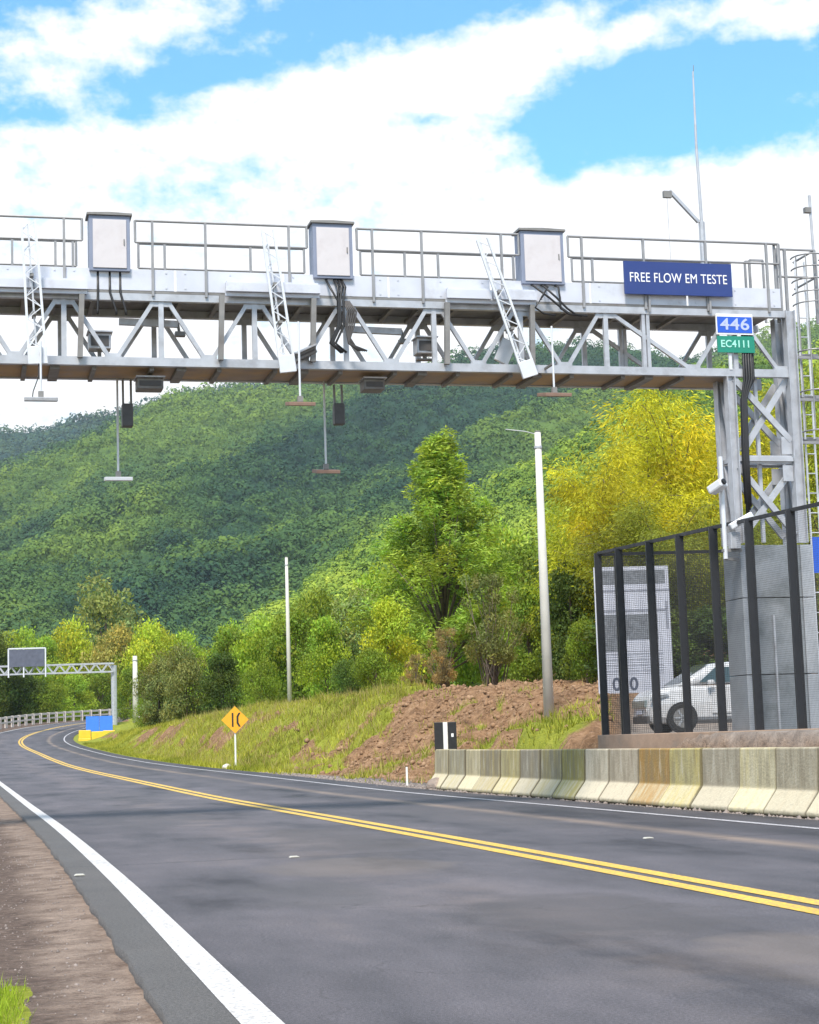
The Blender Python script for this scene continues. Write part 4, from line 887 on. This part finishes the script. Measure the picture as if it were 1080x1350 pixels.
# concrete guard rail along the outside of the bend
gr_ = empty('guard_rail', tuple(rp(165, -5.6)), 'pale concrete post and rail barrier around the outside of the bend', 'guard rail')
def gl_(s, t, dz): p = rp(s, t, dz); return tuple(np.array(p)-np.array(gr_.location))
mb = MB(); S = np.arange(112, 212, 2.0)
for i in range(len(S)-1):
    for dz, hgt in ((1.02, .20), (.55, .16)): mb.bar(gl_(S[i], -5.6, dz), gl_(S[i+1], -5.6, dz), .14, hgt)
mb.build('rail', M['conc_rail'], gr_)
for s in S: MB().bar(gl_(s, -5.62, -.4), gl_(s, -5.62, 1.14), .26, .26, (0, 1, 0)).build('post', M['conc_rail'], gr_)
for s0_, lab in ((119, 'yellow barrier against the guard rail at the left edge, the nearer one'), (123, 'yellow barrier against the guard rail at the left edge, the farther one')):
    p = rp(s0_, -5.1); o = MB().box(-.28, .28, -1.2, 1.2, 0, .3).box(-.15, .15, -1.15, 1.15, .3, .95).build('yellow_barrier', M['yellow'], bevel=.04); o.location = (p[0], p[1], p[2]-.1); o.rotation_euler = (0, 0, radians(15)); tag(o, lab, 'road barrier', 'yellow barriers at the bend')
# ---------------------------------------------------------------- vegetation
def leaf_mat(name, transl=.35, use_obj=True, rough=.6):
    m = bpy.data.materials.new(name); m.use_nodes = True; T = NT(m.node_tree); b = m.node_tree.nodes['Principled BSDF']
    b.inputs['Roughness'].default_value = rough; b.inputs['Specular IOR Level'].default_value = .25
    vc = T.n('ShaderNodeVertexColor', layer_name='tint').outputs[0]
    c = T.mix(1., vc, T.n('ShaderNodeObjectInfo').outputs['Color'], 'MULTIPLY') if use_obj else vc
    T.l(c, b.inputs['Base Color']); tr = T.n('ShaderNodeBsdfTranslucent'); T.l(T.mix(1., c, (1.25, 1.2, .6), 'MULTIPLY'), tr.inputs[0])
    mx = T.n('ShaderNodeMixShader'); mx.inputs[0].default_value = transl; T.l(b.outputs[0], mx.inputs[1]); T.l(tr.outputs[0], mx.inputs[2])
    T.l(mx.outputs[0], m.node_tree.nodes['Material Output'].inputs[0]); return m
ML = leaf_mat('leaves'); MG = leaf_mat('grass_blades', .3, False, .8)
def leaves_at(P, size, asp=.5, up=None, droop=None, N0=None):
    """quads centred on P (n,3) with random orientation; droop: long axis direction (n,3)"""
    n = len(P); a = RNG.normal(size=(n, 3)) if droop is None else droop+RNG.normal(size=(n, 3))*.35
    a /= np.linalg.norm(a, axis=1)[:, None]
    q = RNG.normal(size=(n, 3)) if N0 is None else N0+RNG.normal(size=(n, 3))*.6
    b_ = np.cross(a, q); b_ /= np.linalg.norm(b_, axis=1)[:, None]+1e-9
    s = (size*RNG.uniform(.6, 1.3, n))[:, None]
    v = np.stack([P-a*s, P+b_*s*asp, P+a*s, P-b_*s*asp], 1).reshape(-1, 3)
    return v, np.arange(4*n).reshape(-1, 4)
def crown_mesh(clumps, n, size, asp=.5, tvar=.25, seed=0):
    """clumps: list of (x, y, z, rx, ry, rz); leaves near each clump's shell"""
    C = np.array(clumps, float); wgt = (C[:, 3]*C[:, 4]*C[:, 5])**(2/3); idx = RNG.choice(len(C), n, p=wgt/wgt.sum())
    d = RNG.normal(size=(n, 3)); d /= np.linalg.norm(d, axis=1)[:, None]
    r = (RNG.uniform(.35, 1, n)**.5)[:, None]*(1+.12*RNG.normal(size=(n, 1)))
    P = C[idx, :3]+d*r*C[idx, 3:6]
    ct = RNG.uniform(1-tvar, 1+tvar, len(C)); hue = RNG.normal(0, .09, len(C))
    t = ct[idx]*RNG.uniform(.72, 1.28, n); col = np.stack([t*(1+hue[idx]+RNG.normal(0, .06, n)), t, t*(1-hue[idx])], 1)
    v, f = leaves_at(P, size, asp, N0=d)
    return v, f, np.repeat(np.clip(col, .1, 2.5), 4, 0)
def limb_mesh(h, r, tips):
    mb = MB(); mb.tube([(0, 0, -.4), (.04*h*.2, .02, h*.3), (0, .03, h*.62), (.02, 0, h*.8)], [r*1.2, r, r*.65, r*.3], 8)
    for (x, y, z) in tips:
        z0 = min(z*.55, h*.6)*random.uniform(.6, 1); mb.tube([(0, 0, z0), (x*.45, y*.45, z0+(z-z0)*.6), (x*.9, y*.9, z)], [r*.5, r*.3, r*.1], 6)
    return mb
def bushy_clumps(wd, h, k, base=.12, rnd=None):
    out = []
    for i in range(k):
        a = random.uniform(0, 2*pi); zz = random.uniform(base, .95); prof = (1-abs((zz-.48)/.56)**2.4)
        rr = wd*.5*max(prof, .12)*random.uniform(.25, .92)
        s = wd*random.uniform(.13, .23)
        out.append((rr*cos(a), rr*sin(a), zz*h*.95, s, s, s*random.uniform(.6, .95)))
    return out
PROTO = {}
def proto(kind):
    if kind in PROTO: return None
    if kind.startswith('bush'):
        k = int(kind[4:]); random.seed(40+k); wd, h = 6.0, [6.5, 5.0, 7.5, 6.0][k % 4]
        cl = bushy_clumps(wd, h, [42, 34, 48, 38][k % 4], .08)
        v, f, c = crown_mesh(cl, 11000, [.115, .10, .13, .12][k % 4], .55)
        tips = [q[:3] for q in cl[::5]]
        return (wd, h, v, f, c, limb_mesh(h, .14, tips))
    if kind == 'pine':                                        # tall airy tree, upswept limbs
        random.seed(5); wd, h = 5.6, 15.5; cl = []; tips = []
        for i in range(128):
            zz = random.uniform(.14, 1)**.9; a = random.uniform(0, 2*pi); R_ = wd*.5*(1.02-zz)**.75*(.72+.55*random.random()); R_ *= .55+.9*min(1, zz/.35) if zz < .35 else 1
            for q in (.5, .78, 1.0):
                s = .50*(1.15-zz*.45); cl.append((R_*q*cos(a), R_*q*sin(a), zz*h*.90+q*q*1.3, s*.8, s*.8, s*1.25))
            if i % 2 == 0: tips.append((R_*cos(a), R_*sin(a), zz*h*.95+.4))
        cl += [(random.uniform(-.5, .5)*(1.1-i/14), random.uniform(-.4, .4), h*(.74+.018*i), .36, .36, .6) for i in range(15)]
        v, f, c = crown_mesh(cl, 46000, .115, .26, .34)
        return (wd, h, v, f, c, limb_mesh(h*1.02, .085, tips))
    if kind == 'twiggy':
        random.seed(9); wd, h = 6.0, 6.0; cl = []; tips = []
        for i in range(46):
            a = random.uniform(0, 2*pi); zz = random.uniform(.3, 1); rr = wd*.45*random.uniform(.1, 1)*(1-abs(zz-.55)*.9); s = random.uniform(.35, .7)
            cl.append((rr*cos(a), rr*sin(a), zz*h, s, s, s*.8)); tips.append((rr*cos(a), rr*sin(a), zz*h))
        v, f, c = crown_mesh(cl, 7000, .10, .4, .3); mb = MB()
        for (x, y, z) in tips:
            x0, y0 = random.uniform(-.5, .5), random.uniform(-.5, .5)
            mb.tube([(x0, y0, -.3), (x0+x*.3, y0+y*.3, z*.45), (x, y, z)], [.055, .04, .015], 5)
        return (wd, h, v, f, c, mb)
    if kind.startswith('bamboo'):                             # feathery arching culms
        random.seed(21+int(kind[6:])); wd, h = 9.0, 12.5; P = []; Dv = []; Cc = []; mb = MB()
        for i in range(46):
            a = random.uniform(0, 2*pi); out = random.uniform(.15, 1)**.7*wd*.52; hh = h*random.uniform(.45, 1)*(1.05-.35*(out/(wd*.52))**2); x0, y0 = random.uniform(-.9, .9), random.uniform(-.9, .9)
            pts = [(x0+out*cos(a)*q**2.2, y0+out*sin(a)*q**2.2, hh*(1-(1-q)**1.5)-(.9*max(0, q-.8)/.2)*random.uniform(.3, 1)) for q in np.linspace(0, 1, 9)]
            mb.tube([(x0, y0, -.3)]+pts[1:], [.05]*3+[.035]*3+[.015]*3, 5); pts = np.array(pts)
            tone = random.uniform(.72, 1.25); yl = random.uniform(-.16, .06)
            for j in range(58):
                q = random.uniform(.22, 1)**.8; k_ = min(int(q*8), 7); p = pts[k_]+(pts[k_+1]-pts[k_])*(q*8-k_); sp_ = RNG.normal(0, .50, (20, 3)); sp_[:, 2] *= .65
                P.append(p+sp_); dd = sp_*1.1+np.array([cos(a)*.35, sin(a)*.35, -.55]); Dv.append(dd); t = tone*random.uniform(.8, 1.2)
                Cc.append(np.tile([t*(1+yl), t, t*(1-yl)], (20, 1)))
        P = np.concatenate(P); Dv = np.concatenate(Dv); Cc = np.concatenate(Cc)*RNG.uniform(.75, 1.25, (len(P), 1))
        v, f = leaves_at(P, .135, .17, droop=Dv); return (wd, h, v, f, np.repeat(Cc, 4, 0), mb)
def tree(kind, name, x, y, wd, h, col, lab, cat, group, rz=None, z=None, sxy=1):
    z = tz(x, y)-.1 if z is None else z
    if kind not in PROTO:
        w0, h0, v, f, c, mb = proto(kind); PROTO[kind] = (w0, h0, None)
        root = bpy.data.objects.new(name, None); COL.objects.link(root); root.empty_display_size = .3
        cr_ = np_mesh('crown', v, f, ML, root, attr=c); tr_ = mb.build('culms' if kind.startswith('bamboo') else 'trunk', M['bark'], root, smooth=True)
        PROTO[kind] = (w0, h0, root)
    else:
        root = copy_tree(PROTO[kind][2]); root.name = name
    w0, h0, _ = PROTO[kind]
    root.location = (x, y, z); root.rotation_euler = (0, 0, random.uniform(0, 6.28) if rz is None else rz); root.scale = (wd/w0, wd/w0*sxy, h/h0)
    tag(root, lab, cat, group)
    for ch in root.children:
        if ch.name.startswith('crown'): ch.color = (*col, 1)
    return root
random.seed(77)
BR = (.27, .38, .035); MD = (.17, .24, .022); DK = (.075, .115, .02); OL = (.19, .21, .06); YG = (.40, .47, .035); BW = (.30, .22, .09); GY = (.21, .27, .08); YE = (.56, .49, .022); YD = (.27, .28, .03)
GB = 'trees along the foot of the hill behind the bank'
def px_tree(kind, px, ptop, pbot, Y, wpx, col, lab, name='tree', cat='tree', group=GB, **k):
    b_ = at(px, pbot, Y); t = at(px, ptop, Y); zz = min(b_[2], tz(b_[0], Y)-.05) if b_[2] > tz(b_[0], Y) else b_[2]
    zz = tz(b_[0], Y)-.15
    hh_ = max(t[2]-zz, .6); wd_ = wpx/F*Y
    if kind.startswith('bush') and wpx < 200: wd_ = max(wd_, .62*hh_)
    return tree(kind, name, b_[0], Y, wd_, hh_, col, lab, cat, group, z=zz, **k)
px_tree('pine', 588, 572, 885, 93, 235, (.30, .41, .055), 'tallest airy tree with upswept branches rising above the heap', 'pine_tree')
L_ = [
 ('twiggy', 650, 762, 905, 72, 120, OL, 'olive bushy tree with bare stems left of the tall concrete pole'),
 ('twiggy', 585, 832, 905, 74, 60, BW, 'brownish twiggy shrub left of the olive tree on the heap'),
 ('twiggy', 548, 865, 908, 76, 50, BW, 'low reddish brown shrub at the top edge of the heap'),
 ('bush0', 700, 770, 905, 80, 90, MD, 'green tree directly behind the tall concrete pole'),
 ('bush2', 757, 745, 900, 68, 92, DK, 'dark green tree under the yellow bamboo left of the fence'),
 ('bush1', 775, 815, 905, 62, 60, MD, 'low green bush touching the left post of the fence'),
 ('bush3', 735, 715, 900, 84, 90, (.15, .22, .03), 'light green tree below the left end of the yellow bamboo'),
 ('bush0', 512, 788, 905, 84, 76, YG, 'bright lime green tree below the tall airy tree'),
 ('bush1', 497, 852, 915, 78, 68, MD, 'rounded green shrub in front of the lime green tree'),
 ('bush1', 462, 868, 918, 84, 50, (.10, .17, .03), 'small rounded green shrub left of the rounded shrub'),
 ('bush2', 540, 740, 900, 105, 90, MD, 'mid green tree left behind the tall airy tree'),
 ('bush3', 622, 760, 900, 100, 80, BR, 'fresh green tree right of the tall airy tree'),
 ('bush0', 432, 812, 918, 98, 84, BR, 'fresh green tree right of the pale pole on the bank'),
 ('bush2', 392, 800, 922, 112, 78, MD, 'green tree right behind the pale pole on the bank'),
 ('bush3', 352, 815, 925, 118, 76, BR, 'tall fresh green tree just left of the pale pole'),
 ('bush1', 345, 868, 932, 104, 52, MD, 'low green bush between the orange sign and the pale pole'),
 ('bush0', 293, 860, 940, 112, 78, DK, 'dark green round tree above the orange sign'),
 ('bush3', 246, 852, 945, 122, 66, OL, 'grey green tree left of the dark round tree'),
 ('bush2', 210, 862, 950, 136, 58, OL, 'olive tree right of the weathered grey pole'),
 ('bush0', 305, 828, 935, 132, 84, MD, 'mid green tree rising behind the dark round tree'),
 ('bush3', 238, 838, 940, 150, 78, BR, 'light green tree behind the grey green tree'),
 ('bush1', 196, 905, 952, 140, 40, MD, 'small green bush at the foot of the weathered grey pole'),
 ('bush2', 470, 780, 905, 128, 96, GY, 'pale grey green tree left of the tall airy tree'),
 ('bush1', 415, 775, 905, 150, 80, MD, 'green tree showing above the fresh green one right of the pole'),
 ('bush0', 690, 715, 890, 108, 86, MD, 'green tree on the slope left above the tall concrete pole'),
 ('bush3', 655, 700, 880, 125, 90, BR, 'light green tree on the slope right of the tall airy tree'),
 ('bush2', 505, 745, 880, 150, 90, BR, 'light green tree on the slope left of the top of the airy tree'),
 ('bush0', 172, 880, 955, 190, 44, MD, 'small green tree left of the weathered grey pole'),
 ('bush3', 25, 882, 950, 204, 66, DK, 'dark green tree behind the guard rail below the far gantry'),
 ('bush2', -12, 822, 955, 200, 64, DK, 'tall dark green tree at the left edge of the picture'),
 ('bush1', 62, 900, 945, 205, 56, MD, 'green bush behind the guard rail right of the dark trees'),
 ('bush0', 98, 888, 945, 215, 56, BR, 'light green bush behind the middle of the guard rail'),
 ('bush3', 136, 884, 945, 225, 60, MD, 'green bush behind the far gantry column'),
 ('bush2', 140, 764, 850, 262, 62, GY, 'olive tree standing on the lower slope left'),
 ('bush1', 145, 822, 900, 246, 34, (.36, .33, .08), 'small yellow tree below the olive tree on the lower slope'),
 ('bush0', 60, 838, 930, 240, 70, BR, 'yellow green tree above the distant message panel'),
 ('bush3', 205, 822, 940, 235, 70, YG, 'yellow green tree in the valley right of the small yellow one'),
]
for k, px, a_, b_, Yv, wp, col, lab in L_:
    nm = 'shrub' if ('shrub' in lab or 'bush ' in lab) and a_ > 840 else 'tree'
    px_tree(k, px, a_, b_, Yv, wp, col, lab, nm, nm)
random.seed(5)
for k in range(34):                                              # the mixed wood in the valley, beyond the bank
    px = -20+k*14.5+random.uniform(-9, 9); Yv = random.uniform(215, 300); top = random.uniform(820, 885) if px < 240 else random.uniform(800, 860)
    px_tree('bush%d' % (k % 4), px, top, 940, Yv, random.uniform(44, 66), random.choice([BR, YG, MD, BR, GY, (.33, .42, .04)]), 'one of the mixed green trees massed at the foot of the hill', group='trees massed in the valley')
GBM = 'yellow bamboo clumps behind the yard'
for k, px, a_, b_, Yv, wp, col, lab in [
 ('bamboo0', 905, 478, 900, 74, 300, YE, 'largest golden yellow bamboo clump left of the gantry leg'),
 ('bamboo1', 820, 560, 900, 68, 210, YE, 'golden yellow bamboo clump above the left end of the fence'),
 ('bamboo0', 768, 640, 900, 78, 150, (.42, .42, .02), 'lowest yellow green bamboo clump left of the fence'),
 ('bamboo1', 985, 530, 900, 84, 260, (.46, .42, .02), 'yellow bamboo clump seen through the gantry leg'),
 ('bamboo0', 1085, 462, 900, 80, 250, (.38, .38, .03), 'greener bamboo clump right of the gantry leg'),
 ('bamboo1', 880, 640, 900, 64, 230, YD, 'olive bamboo clump behind the fence and the notice board'),
 ('bamboo0', 1010, 660, 900, 66, 240, YD, 'dark olive bamboo clump behind the tower cladding'),
 ('bush2', 850, 790, 935, 60, 170, DK, None), ('bush0', 950, 800, 935, 60, 170, DK, None), ('bush3', 1045, 780, 935, 61, 170, OL, None)]:
    if lab is None: lab = {850: 'dark hedge bush behind the notice board', 950: 'dark hedge bush behind the parked car', 1045: 'olive hedge bush behind the tower cladding'}[px]; px_tree(k, px, a_, b_, Yv, wp, col, lab, 'shrub', 'shrub', 'dark bushes at the back of the yard')
    else: px_tree(k, px, a_, b_, Yv, wp, col, lab, 'bamboo_clump', 'bamboo', GBM)

# grass on the bank, on the spoil and at the near left corner: uncountable, one object
def grass(name, s0, s1, t0, t1, n, hgt, wd, c0, c1, lab, dens=None, stuff=True):
    s = RNG.uniform(s0, s1, n); t = RNG.uniform(t0, t1, n)
    R_ = np.stack([np.interp(s, SS, RC[:, k]) for k in range(2)], 1)+np.stack([np.interp(s, SS, RN[:, k]) for k in range(2)], 1)*t[:, None]
    if dens is not None: k = RNG.random(n) < dens(s, t, R_); s, t, R_ = s[k], t[k], R_[k]; n = len(s)
    z = terrain(R_[:, 0], R_[:, 1]); P = np.stack([R_[:, 0], R_[:, 1], z-.02], 1); h = hgt*RNG.uniform(.4, 1.2, n)*(.6+.8*fbm(R_[:, 0]*.8, R_[:, 1]*.8, 61))
    a = RNG.uniform(0, 2*pi, n); w2 = wd*RNG.uniform(.6, 1.3, n); l_ = RNG.normal(0, .35, (n, 2))*h[:, None]
    dx = np.stack([np.cos(a)*w2, np.sin(a)*w2, a*0], 1); top = P+np.stack([l_[:, 0], l_[:, 1], h], 1)
    v = np.stack([P-dx, P+dx, top], 1).reshape(-1, 3); f = np.arange(3*n).reshape(-1, 3)
    q = np.clip(fbm(R_[:, 0]*.35, R_[:, 1]*.35, 71)*1.6-.3+RNG.normal(0, .22, n), 0, 1)[:, None]; c = (np.array(c0)*(1-q)+np.array(c1)*q)*RNG.uniform(.7, 1.3, (n, 1))
    o = np_mesh(name, v, f, MG, attr=np.repeat(c, 3, 0)); return tag(o, lab, 'grass', kind='stuff')
def dens_bank(s, t, R_):
    n = fbm(R_[:, 0]*.5, R_[:, 1]*.5, 91); g_ = sm((s-44.5-(t-6)*1.25+(fbm(s*.45, t*.7, 99, 4)-.5)*14)/4)
    cut = fbm(s*.22, t*.9+s*.02, 55, 4); bare = .95*sm((cut-.50)/.10)*np.exp(-((t-6.7)/1.0)**2)+.9*sm((t-10.6)/1.2)*(s < 78)
    p = g_-1.1*bare+.6*(n-.5)
    p = np.where(s < 40, np.maximum(p, .9*np.exp(-(((s-29)/4)**2+((t-8.6)/1.6)**2))*(n > .42)), p)
    p = np.maximum(p, .7*sm((fbm(s*.6, t*.6, 123, 4)-.60)/.08)*(t > 5))
    for s0, t0, a, b in ((25.5, 7.2, 2.2, 1.2), (23, 6.1, 1.8, .6), (27.3, 5.7, 1.5, .8), (33, 8.0, 2.4, 1.3)): p = np.maximum(p, 1.3*np.exp(-(((s-s0)/a)**2+((t-t0)/b)**2))-.2)
    return np.clip(p, 0, 1)*(t > 4.55)*((R_[:, 0]/np.maximum(R_[:, 1], 5)) < .107)
grass('grass', 22, 135, 4.5, 12.5, 150000, .22, .016, (.17, .20, .02), (.43, .41, .055), 'yellow green grass growing over the roadside bank', dens_bank)
grass('dry_grass', 26, 100, 4.6, 13, 26000, .42, .014, (.30, .24, .08), (.42, .36, .14), 'dry straw coloured stalks scattered over the bank', lambda s, t, R_: np.clip(dens_bank(s, t, R_)*.7, 0, 1)*(t > 5.0))
grass('verge_grass', -4.5, .2, -5.3, -4.28, 45000, .085, .0035, (.09, .16, .012), (.30, .40, .03), 'green grass in the lower left corner beside the dirt verge', lambda s, t, R_: np.clip((-t-4.34)*5, 0, 1)*np.clip((-.7-s)/.4, 0, 1))
# pebbles on the left dirt shoulder, clods on the heap
def stones(name, s0, s1, t0, t1, n, r0, r1, m, lab, dens=None):
    bm = bmesh.new(); bmesh.ops.create_icosphere(bm, subdivisions=1, radius=1); bv = np.array([v.co[:] for v in bm.verts]); bf = np.array([[v.index for v in f.verts] for f in bm.faces]); bm.free()
    s = RNG.uniform(s0, s1, n); t = RNG.uniform(t0, t1, n)
    R_ = np.stack([np.interp(s, SS, RC[:, k]) for k in range(2)], 1)+np.stack([np.interp(s, SS, RN[:, k]) for k in range(2)], 1)*t[:, None]
    if dens is not None: k = RNG.random(n) < dens(s, t, R_); R_ = R_[k]; n = len(R_)
    z = terrain(R_[:, 0], R_[:, 1]); r = r0+(r1-r0)*RNG.random(n)**3
    v = bv[None]*(r[:, None, None]*RNG.uniform(.6, 1.3, (n, 1, 3)))*(1+.25*RNG.normal(size=(n, len(bv), 1)))
    v = v+np.stack([R_[:, 0], R_[:, 1], z+r*.2], 1)[:, None]; f = bf[None]+(np.arange(n)*len(bv))[:, None, None]
    return tag(np_mesh(name, v.reshape(-1, 3), f.reshape(-1, 3), m), lab, 'stones', kind='stuff')
M['clod'] = mat('earth_clod', (.24, .14, .075), .95, 0, .3, .9, dirt=(.38, .25, .155), dscale=1.7)
M['pebble'] = mat('pebble', (.24, .20, .18), .95, 0, .4, 7)
stones('earth_clods', 22, 62, 5.6, 15, 16000, .015, .085, M['clod'], 'reddish earth clods on the bare heap', lambda s, t, R_: np.clip(1-dens_bank(s, t, R_)*1.5, 0, 1)*((R_[:, 0]/R_[:, 1]) < .106))
stones('gravel', 6, 48, 4.0, 5.15, 14000, .008, .035, M['pebble'], 'grey gravel between the road and the barriers')
stones('pebbles', -10, 20, -6.2, -3.9, 9000, .002, .010, M['pebble'], 'small stones on the dirt verge left of the road', lambda s, t, R_: fbm(R_[:, 0]*1.5, R_[:, 1]*1.5, 33) > .42)

# ---------------------------------------------------------------- forested hills: slopes carrying crowns of leaf clumps
def tanel(px, py):                                               # direction of a photo pixel: x and height per metre of depth
    dx = cf[None]+cr[None]*((px-CX)/F)[:, None]-cu[None]*((py-CY)/F)[:, None]; return dx[:, 0]/dx[:, 1], dx[:, 2]/dx[:, 1]
def pal(a, cols):
    cols = np.array(cols); k = np.clip(a, 0, 1)*(len(cols)-1); i = np.clip(k.astype(int), 0, len(cols)-2); t = (k-i)[:, None]
    return cols[i]*(1-t)+cols[i+1]*t
def hill(name, x0, x1, D0, D1, nx_, ny_, skyline, basey, ribs, colf, ncrown, r0, r1, nq, leaf, lab, ease=1.0):
    sx_, sy_ = zip(*skyline)
    def surf(PX, Pp):
        D = D0*(D1/D0)**Pp; top = np.interp(PX, sx_, sy_)+(r0+r1)*.6*F/D1; PY = basey+(top-basey)*Pp**ease-(ribs(PX, Pp) if ribs else 0)
        a, e = tanel(PX, PY); return a*D, D, 1+e*D
    PX, Pp = np.meshgrid(np.linspace(x0, x1, nx_), np.linspace(0, 1, ny_)); PX = PX.ravel(); Pp = Pp.ravel()
    x, y, z = surf(PX, Pp); z = z+(fbm(x*.3, y*.2, 7, 4)-.5)*r1*.8
    q = (np.arange(ny_-1)[:, None]*nx_+np.arange(nx_-1)[None]).ravel(); f = np.stack([q, q+1, q+nx_+1, q+nx_], 1)
    m = leaf_mat('forest_floor', .0, False, .95)
    tag(np_mesh(name, np.stack([x, y, z], 1), f, m, attr=colf(x, y, PX, Pp, np.full(len(x), .3))*.8), kind='structure')
    # crowns: jittered over the slope, each a dome of leaf clumps
    gx = int((ncrown*2.2)**.5); gy = ncrown//gx; cx_, cy_ = np.meshgrid(np.arange(gx), np.arange(gy)); cx_ = cx_.ravel()+RNG.uniform(0, 1, gx*gy); cy_ = cy_.ravel()+RNG.uniform(0, 1, gx*gy)
    PX = x0+(x1-x0)*cx_/gx; Pp = cy_/gy; X_, Y_, Z_ = surf(PX, Pp); n = len(PX); idh = RNG.random(n)
    R = (r0+(r1-r0)*RNG.random(n)**1.6)*(.55+.45*Y_/D1)*(.8+.5*fbm(X_/40, Y_/60, 77, 2)); hh = R*RNG.uniform(.8, 1.35, n)
    C = colf(X_, Y_, PX, Pp, idh)
    d = RNG.normal(size=(n, nq, 3)); d[..., 2] = np.abs(d[..., 2])*1.0+.05; d[..., 1] = -np.abs(d[..., 1])*np.where(RNG.random((n, nq)) < .8, 1, -1); d /= np.linalg.norm(d, axis=2)[..., None]
    lob = 1+.22*np.sin(d[..., 0]*5+idh[:, None]*30)*np.cos(d[..., 2]*6+idh[:, None]*17)+RNG.normal(0, .07, (n, nq))
    Pc = np.stack([X_[:, None]+d[..., 0]*R[:, None]*lob, Y_[:, None]+d[..., 1]*R[:, None]*lob, Z_[:, None]+R[:, None]*.25+d[..., 2]*hh[:, None]*lob], 2).reshape(-1, 3)
    dn = d.reshape(-1, 3); nn = len(Pc); N_ = dn+RNG.normal(size=(nn, 3))*.20; N_ /= np.linalg.norm(N_, axis=1)[:, None]
    a = np.cross(N_, RNG.normal(size=(nn, 3))); a /= np.linalg.norm(a, axis=1)[:, None]; b_ = np.cross(N_, a)
    s = (np.repeat(R, nq)*leaf*RNG.uniform(.6, 1.35, nn))[:, None]
    v = np.stack([Pc-a*s, Pc+b_*s*.7, Pc+a*s, Pc-b_*s*.7], 1).reshape(-1, 3); f = np.arange(4*nn).reshape(-1, 4)
    col = np.repeat(C, nq, 0)*RNG.uniform(.86, 1.16, (nn, 1))
    tag(np_mesh('forest', v, f, MF, attr=np.repeat(col, 4, 0)), lab, 'forest', kind='stuff')
MF = leaf_mat('forest_leaves', .15, False, .85)
SKY_A = [(-120, 600), (0, 610), (60, 590), (120, 562), (180, 540), (232, 512), (300, 505), (400, 500), (520, 485), (590, 468), (620, 457), (700, 447), (780, 445), (835, 448), (890, 462), (940, 462), (980, 445), (1020, 430), (1080, 416), (1200, 400)]
SKY_B = [(-120, 568), (0, 563), (60, 560), (100, 546), (150, 539), (200, 524), (260, 508), (400, 490), (600, 480)]
SKY_C = [(300, 830), (380, 790), (430, 742), (480, 712), (540, 680), (600, 655), (640, 640), (700, 605), (780, 558), (850, 505), (900, 488), (1000, 470), (1100, 452), (1200, 440)]
def ribsA(PX, P):
    wv = (fbm(PX/170, P*3, 3, 3)-.5)
    c = P*3.0-PX/1080*2.6+wv*1.0+.35; v = c-np.floor(c); saw = np.where(v < .82, (v/.82)**1.4, (1-v)/.18)
    c2 = P*7.3-PX/1080*6.5+wv*2.5; v2 = c2-np.floor(c2); saw2 = np.where(v2 < .75, v2/.75, (1-v2)/.25)
    en = np.clip((P-.12)/.2, 0, 1)*np.clip((1-P)/.15, 0, 1)
    return (saw*58+saw2*13-30)*en
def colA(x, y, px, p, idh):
    A_ = px*.80+p*420; B_ = px*-.45+p*800; n = np.clip(.5+(fbm(A_/300, B_/80, 12, 4)-.5)*2.9, 0, 1); near = np.clip((.40-p)/.40, 0, 1)  # diagonal bands: dark teal shade of the folds painted into the leaf colour
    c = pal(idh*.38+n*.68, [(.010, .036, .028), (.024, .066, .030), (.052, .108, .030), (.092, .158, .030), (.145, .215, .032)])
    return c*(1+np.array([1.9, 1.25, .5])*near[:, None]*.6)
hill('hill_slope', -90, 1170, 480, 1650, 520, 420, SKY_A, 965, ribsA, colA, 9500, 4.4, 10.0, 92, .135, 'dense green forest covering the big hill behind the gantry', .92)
def colB(x, y, px, p, idh): return pal(idh, [(.022, .060, .058), (.04, .085, .055), (.07, .115, .05)])*(.7+.6*fbm(x/60, y/60, 5))[:, None]
hill('far_hill', -140, 520, 1750, 2350, 260, 140, SKY_B, 690, None, colB, 3500, 5, 9, 36, .22, 'dark bluish forest on the farther ridge at the left')
def ribsC(PX, P):
    c = P*2.2-PX/1080*2.6+(fbm(PX/120, P*3, 13, 3)-.5)*.9; v = c-np.floor(c); return np.where(v < .78, v/.78, (1-v)/.22)*20*np.clip(P/.2, 0, 1)*np.clip((1-P)/.15, 0, 1)
def colC(x, y, px, p, idh):
    n = fbm(x/30, y/40, 22, 3); return pal(idh*.55+np.clip((n-.3)*1.1, 0, .5), [(.045, .095, .025), (.09, .165, .028), (.165, .25, .032), (.26, .345, .04), (.36, .43, .05)])
hill('near_hill_slope', 330, 1170, 220, 520, 320, 240, SKY_C, 950, ribsC, colC, 4600, 1.9, 4.0, 130, .13, 'bright green trees covering the nearer slope that climbs to the right', .9)

# ---------------------------------------------------------------- haze
hm = bpy.data.materials.new('haze_air'); hm.use_nodes = True; T = NT(hm.node_tree); hm.node_tree.nodes.remove(hm.node_tree.nodes['Principled BSDF'])
pv = T.n('ShaderNodeVolumePrincipled'); pv.inputs['Color'].default_value = (.72, .86, 1.0, 1); pv.inputs['Density'].default_value = 0.00007
T.l(pv.outputs[0], hm.node_tree.nodes['Material Output'].inputs['Volume'])
hz = MB().box(-2600, 2600, -450, 3500, -3, 560).build('haze', hm); tag(hz, kind='stuff')
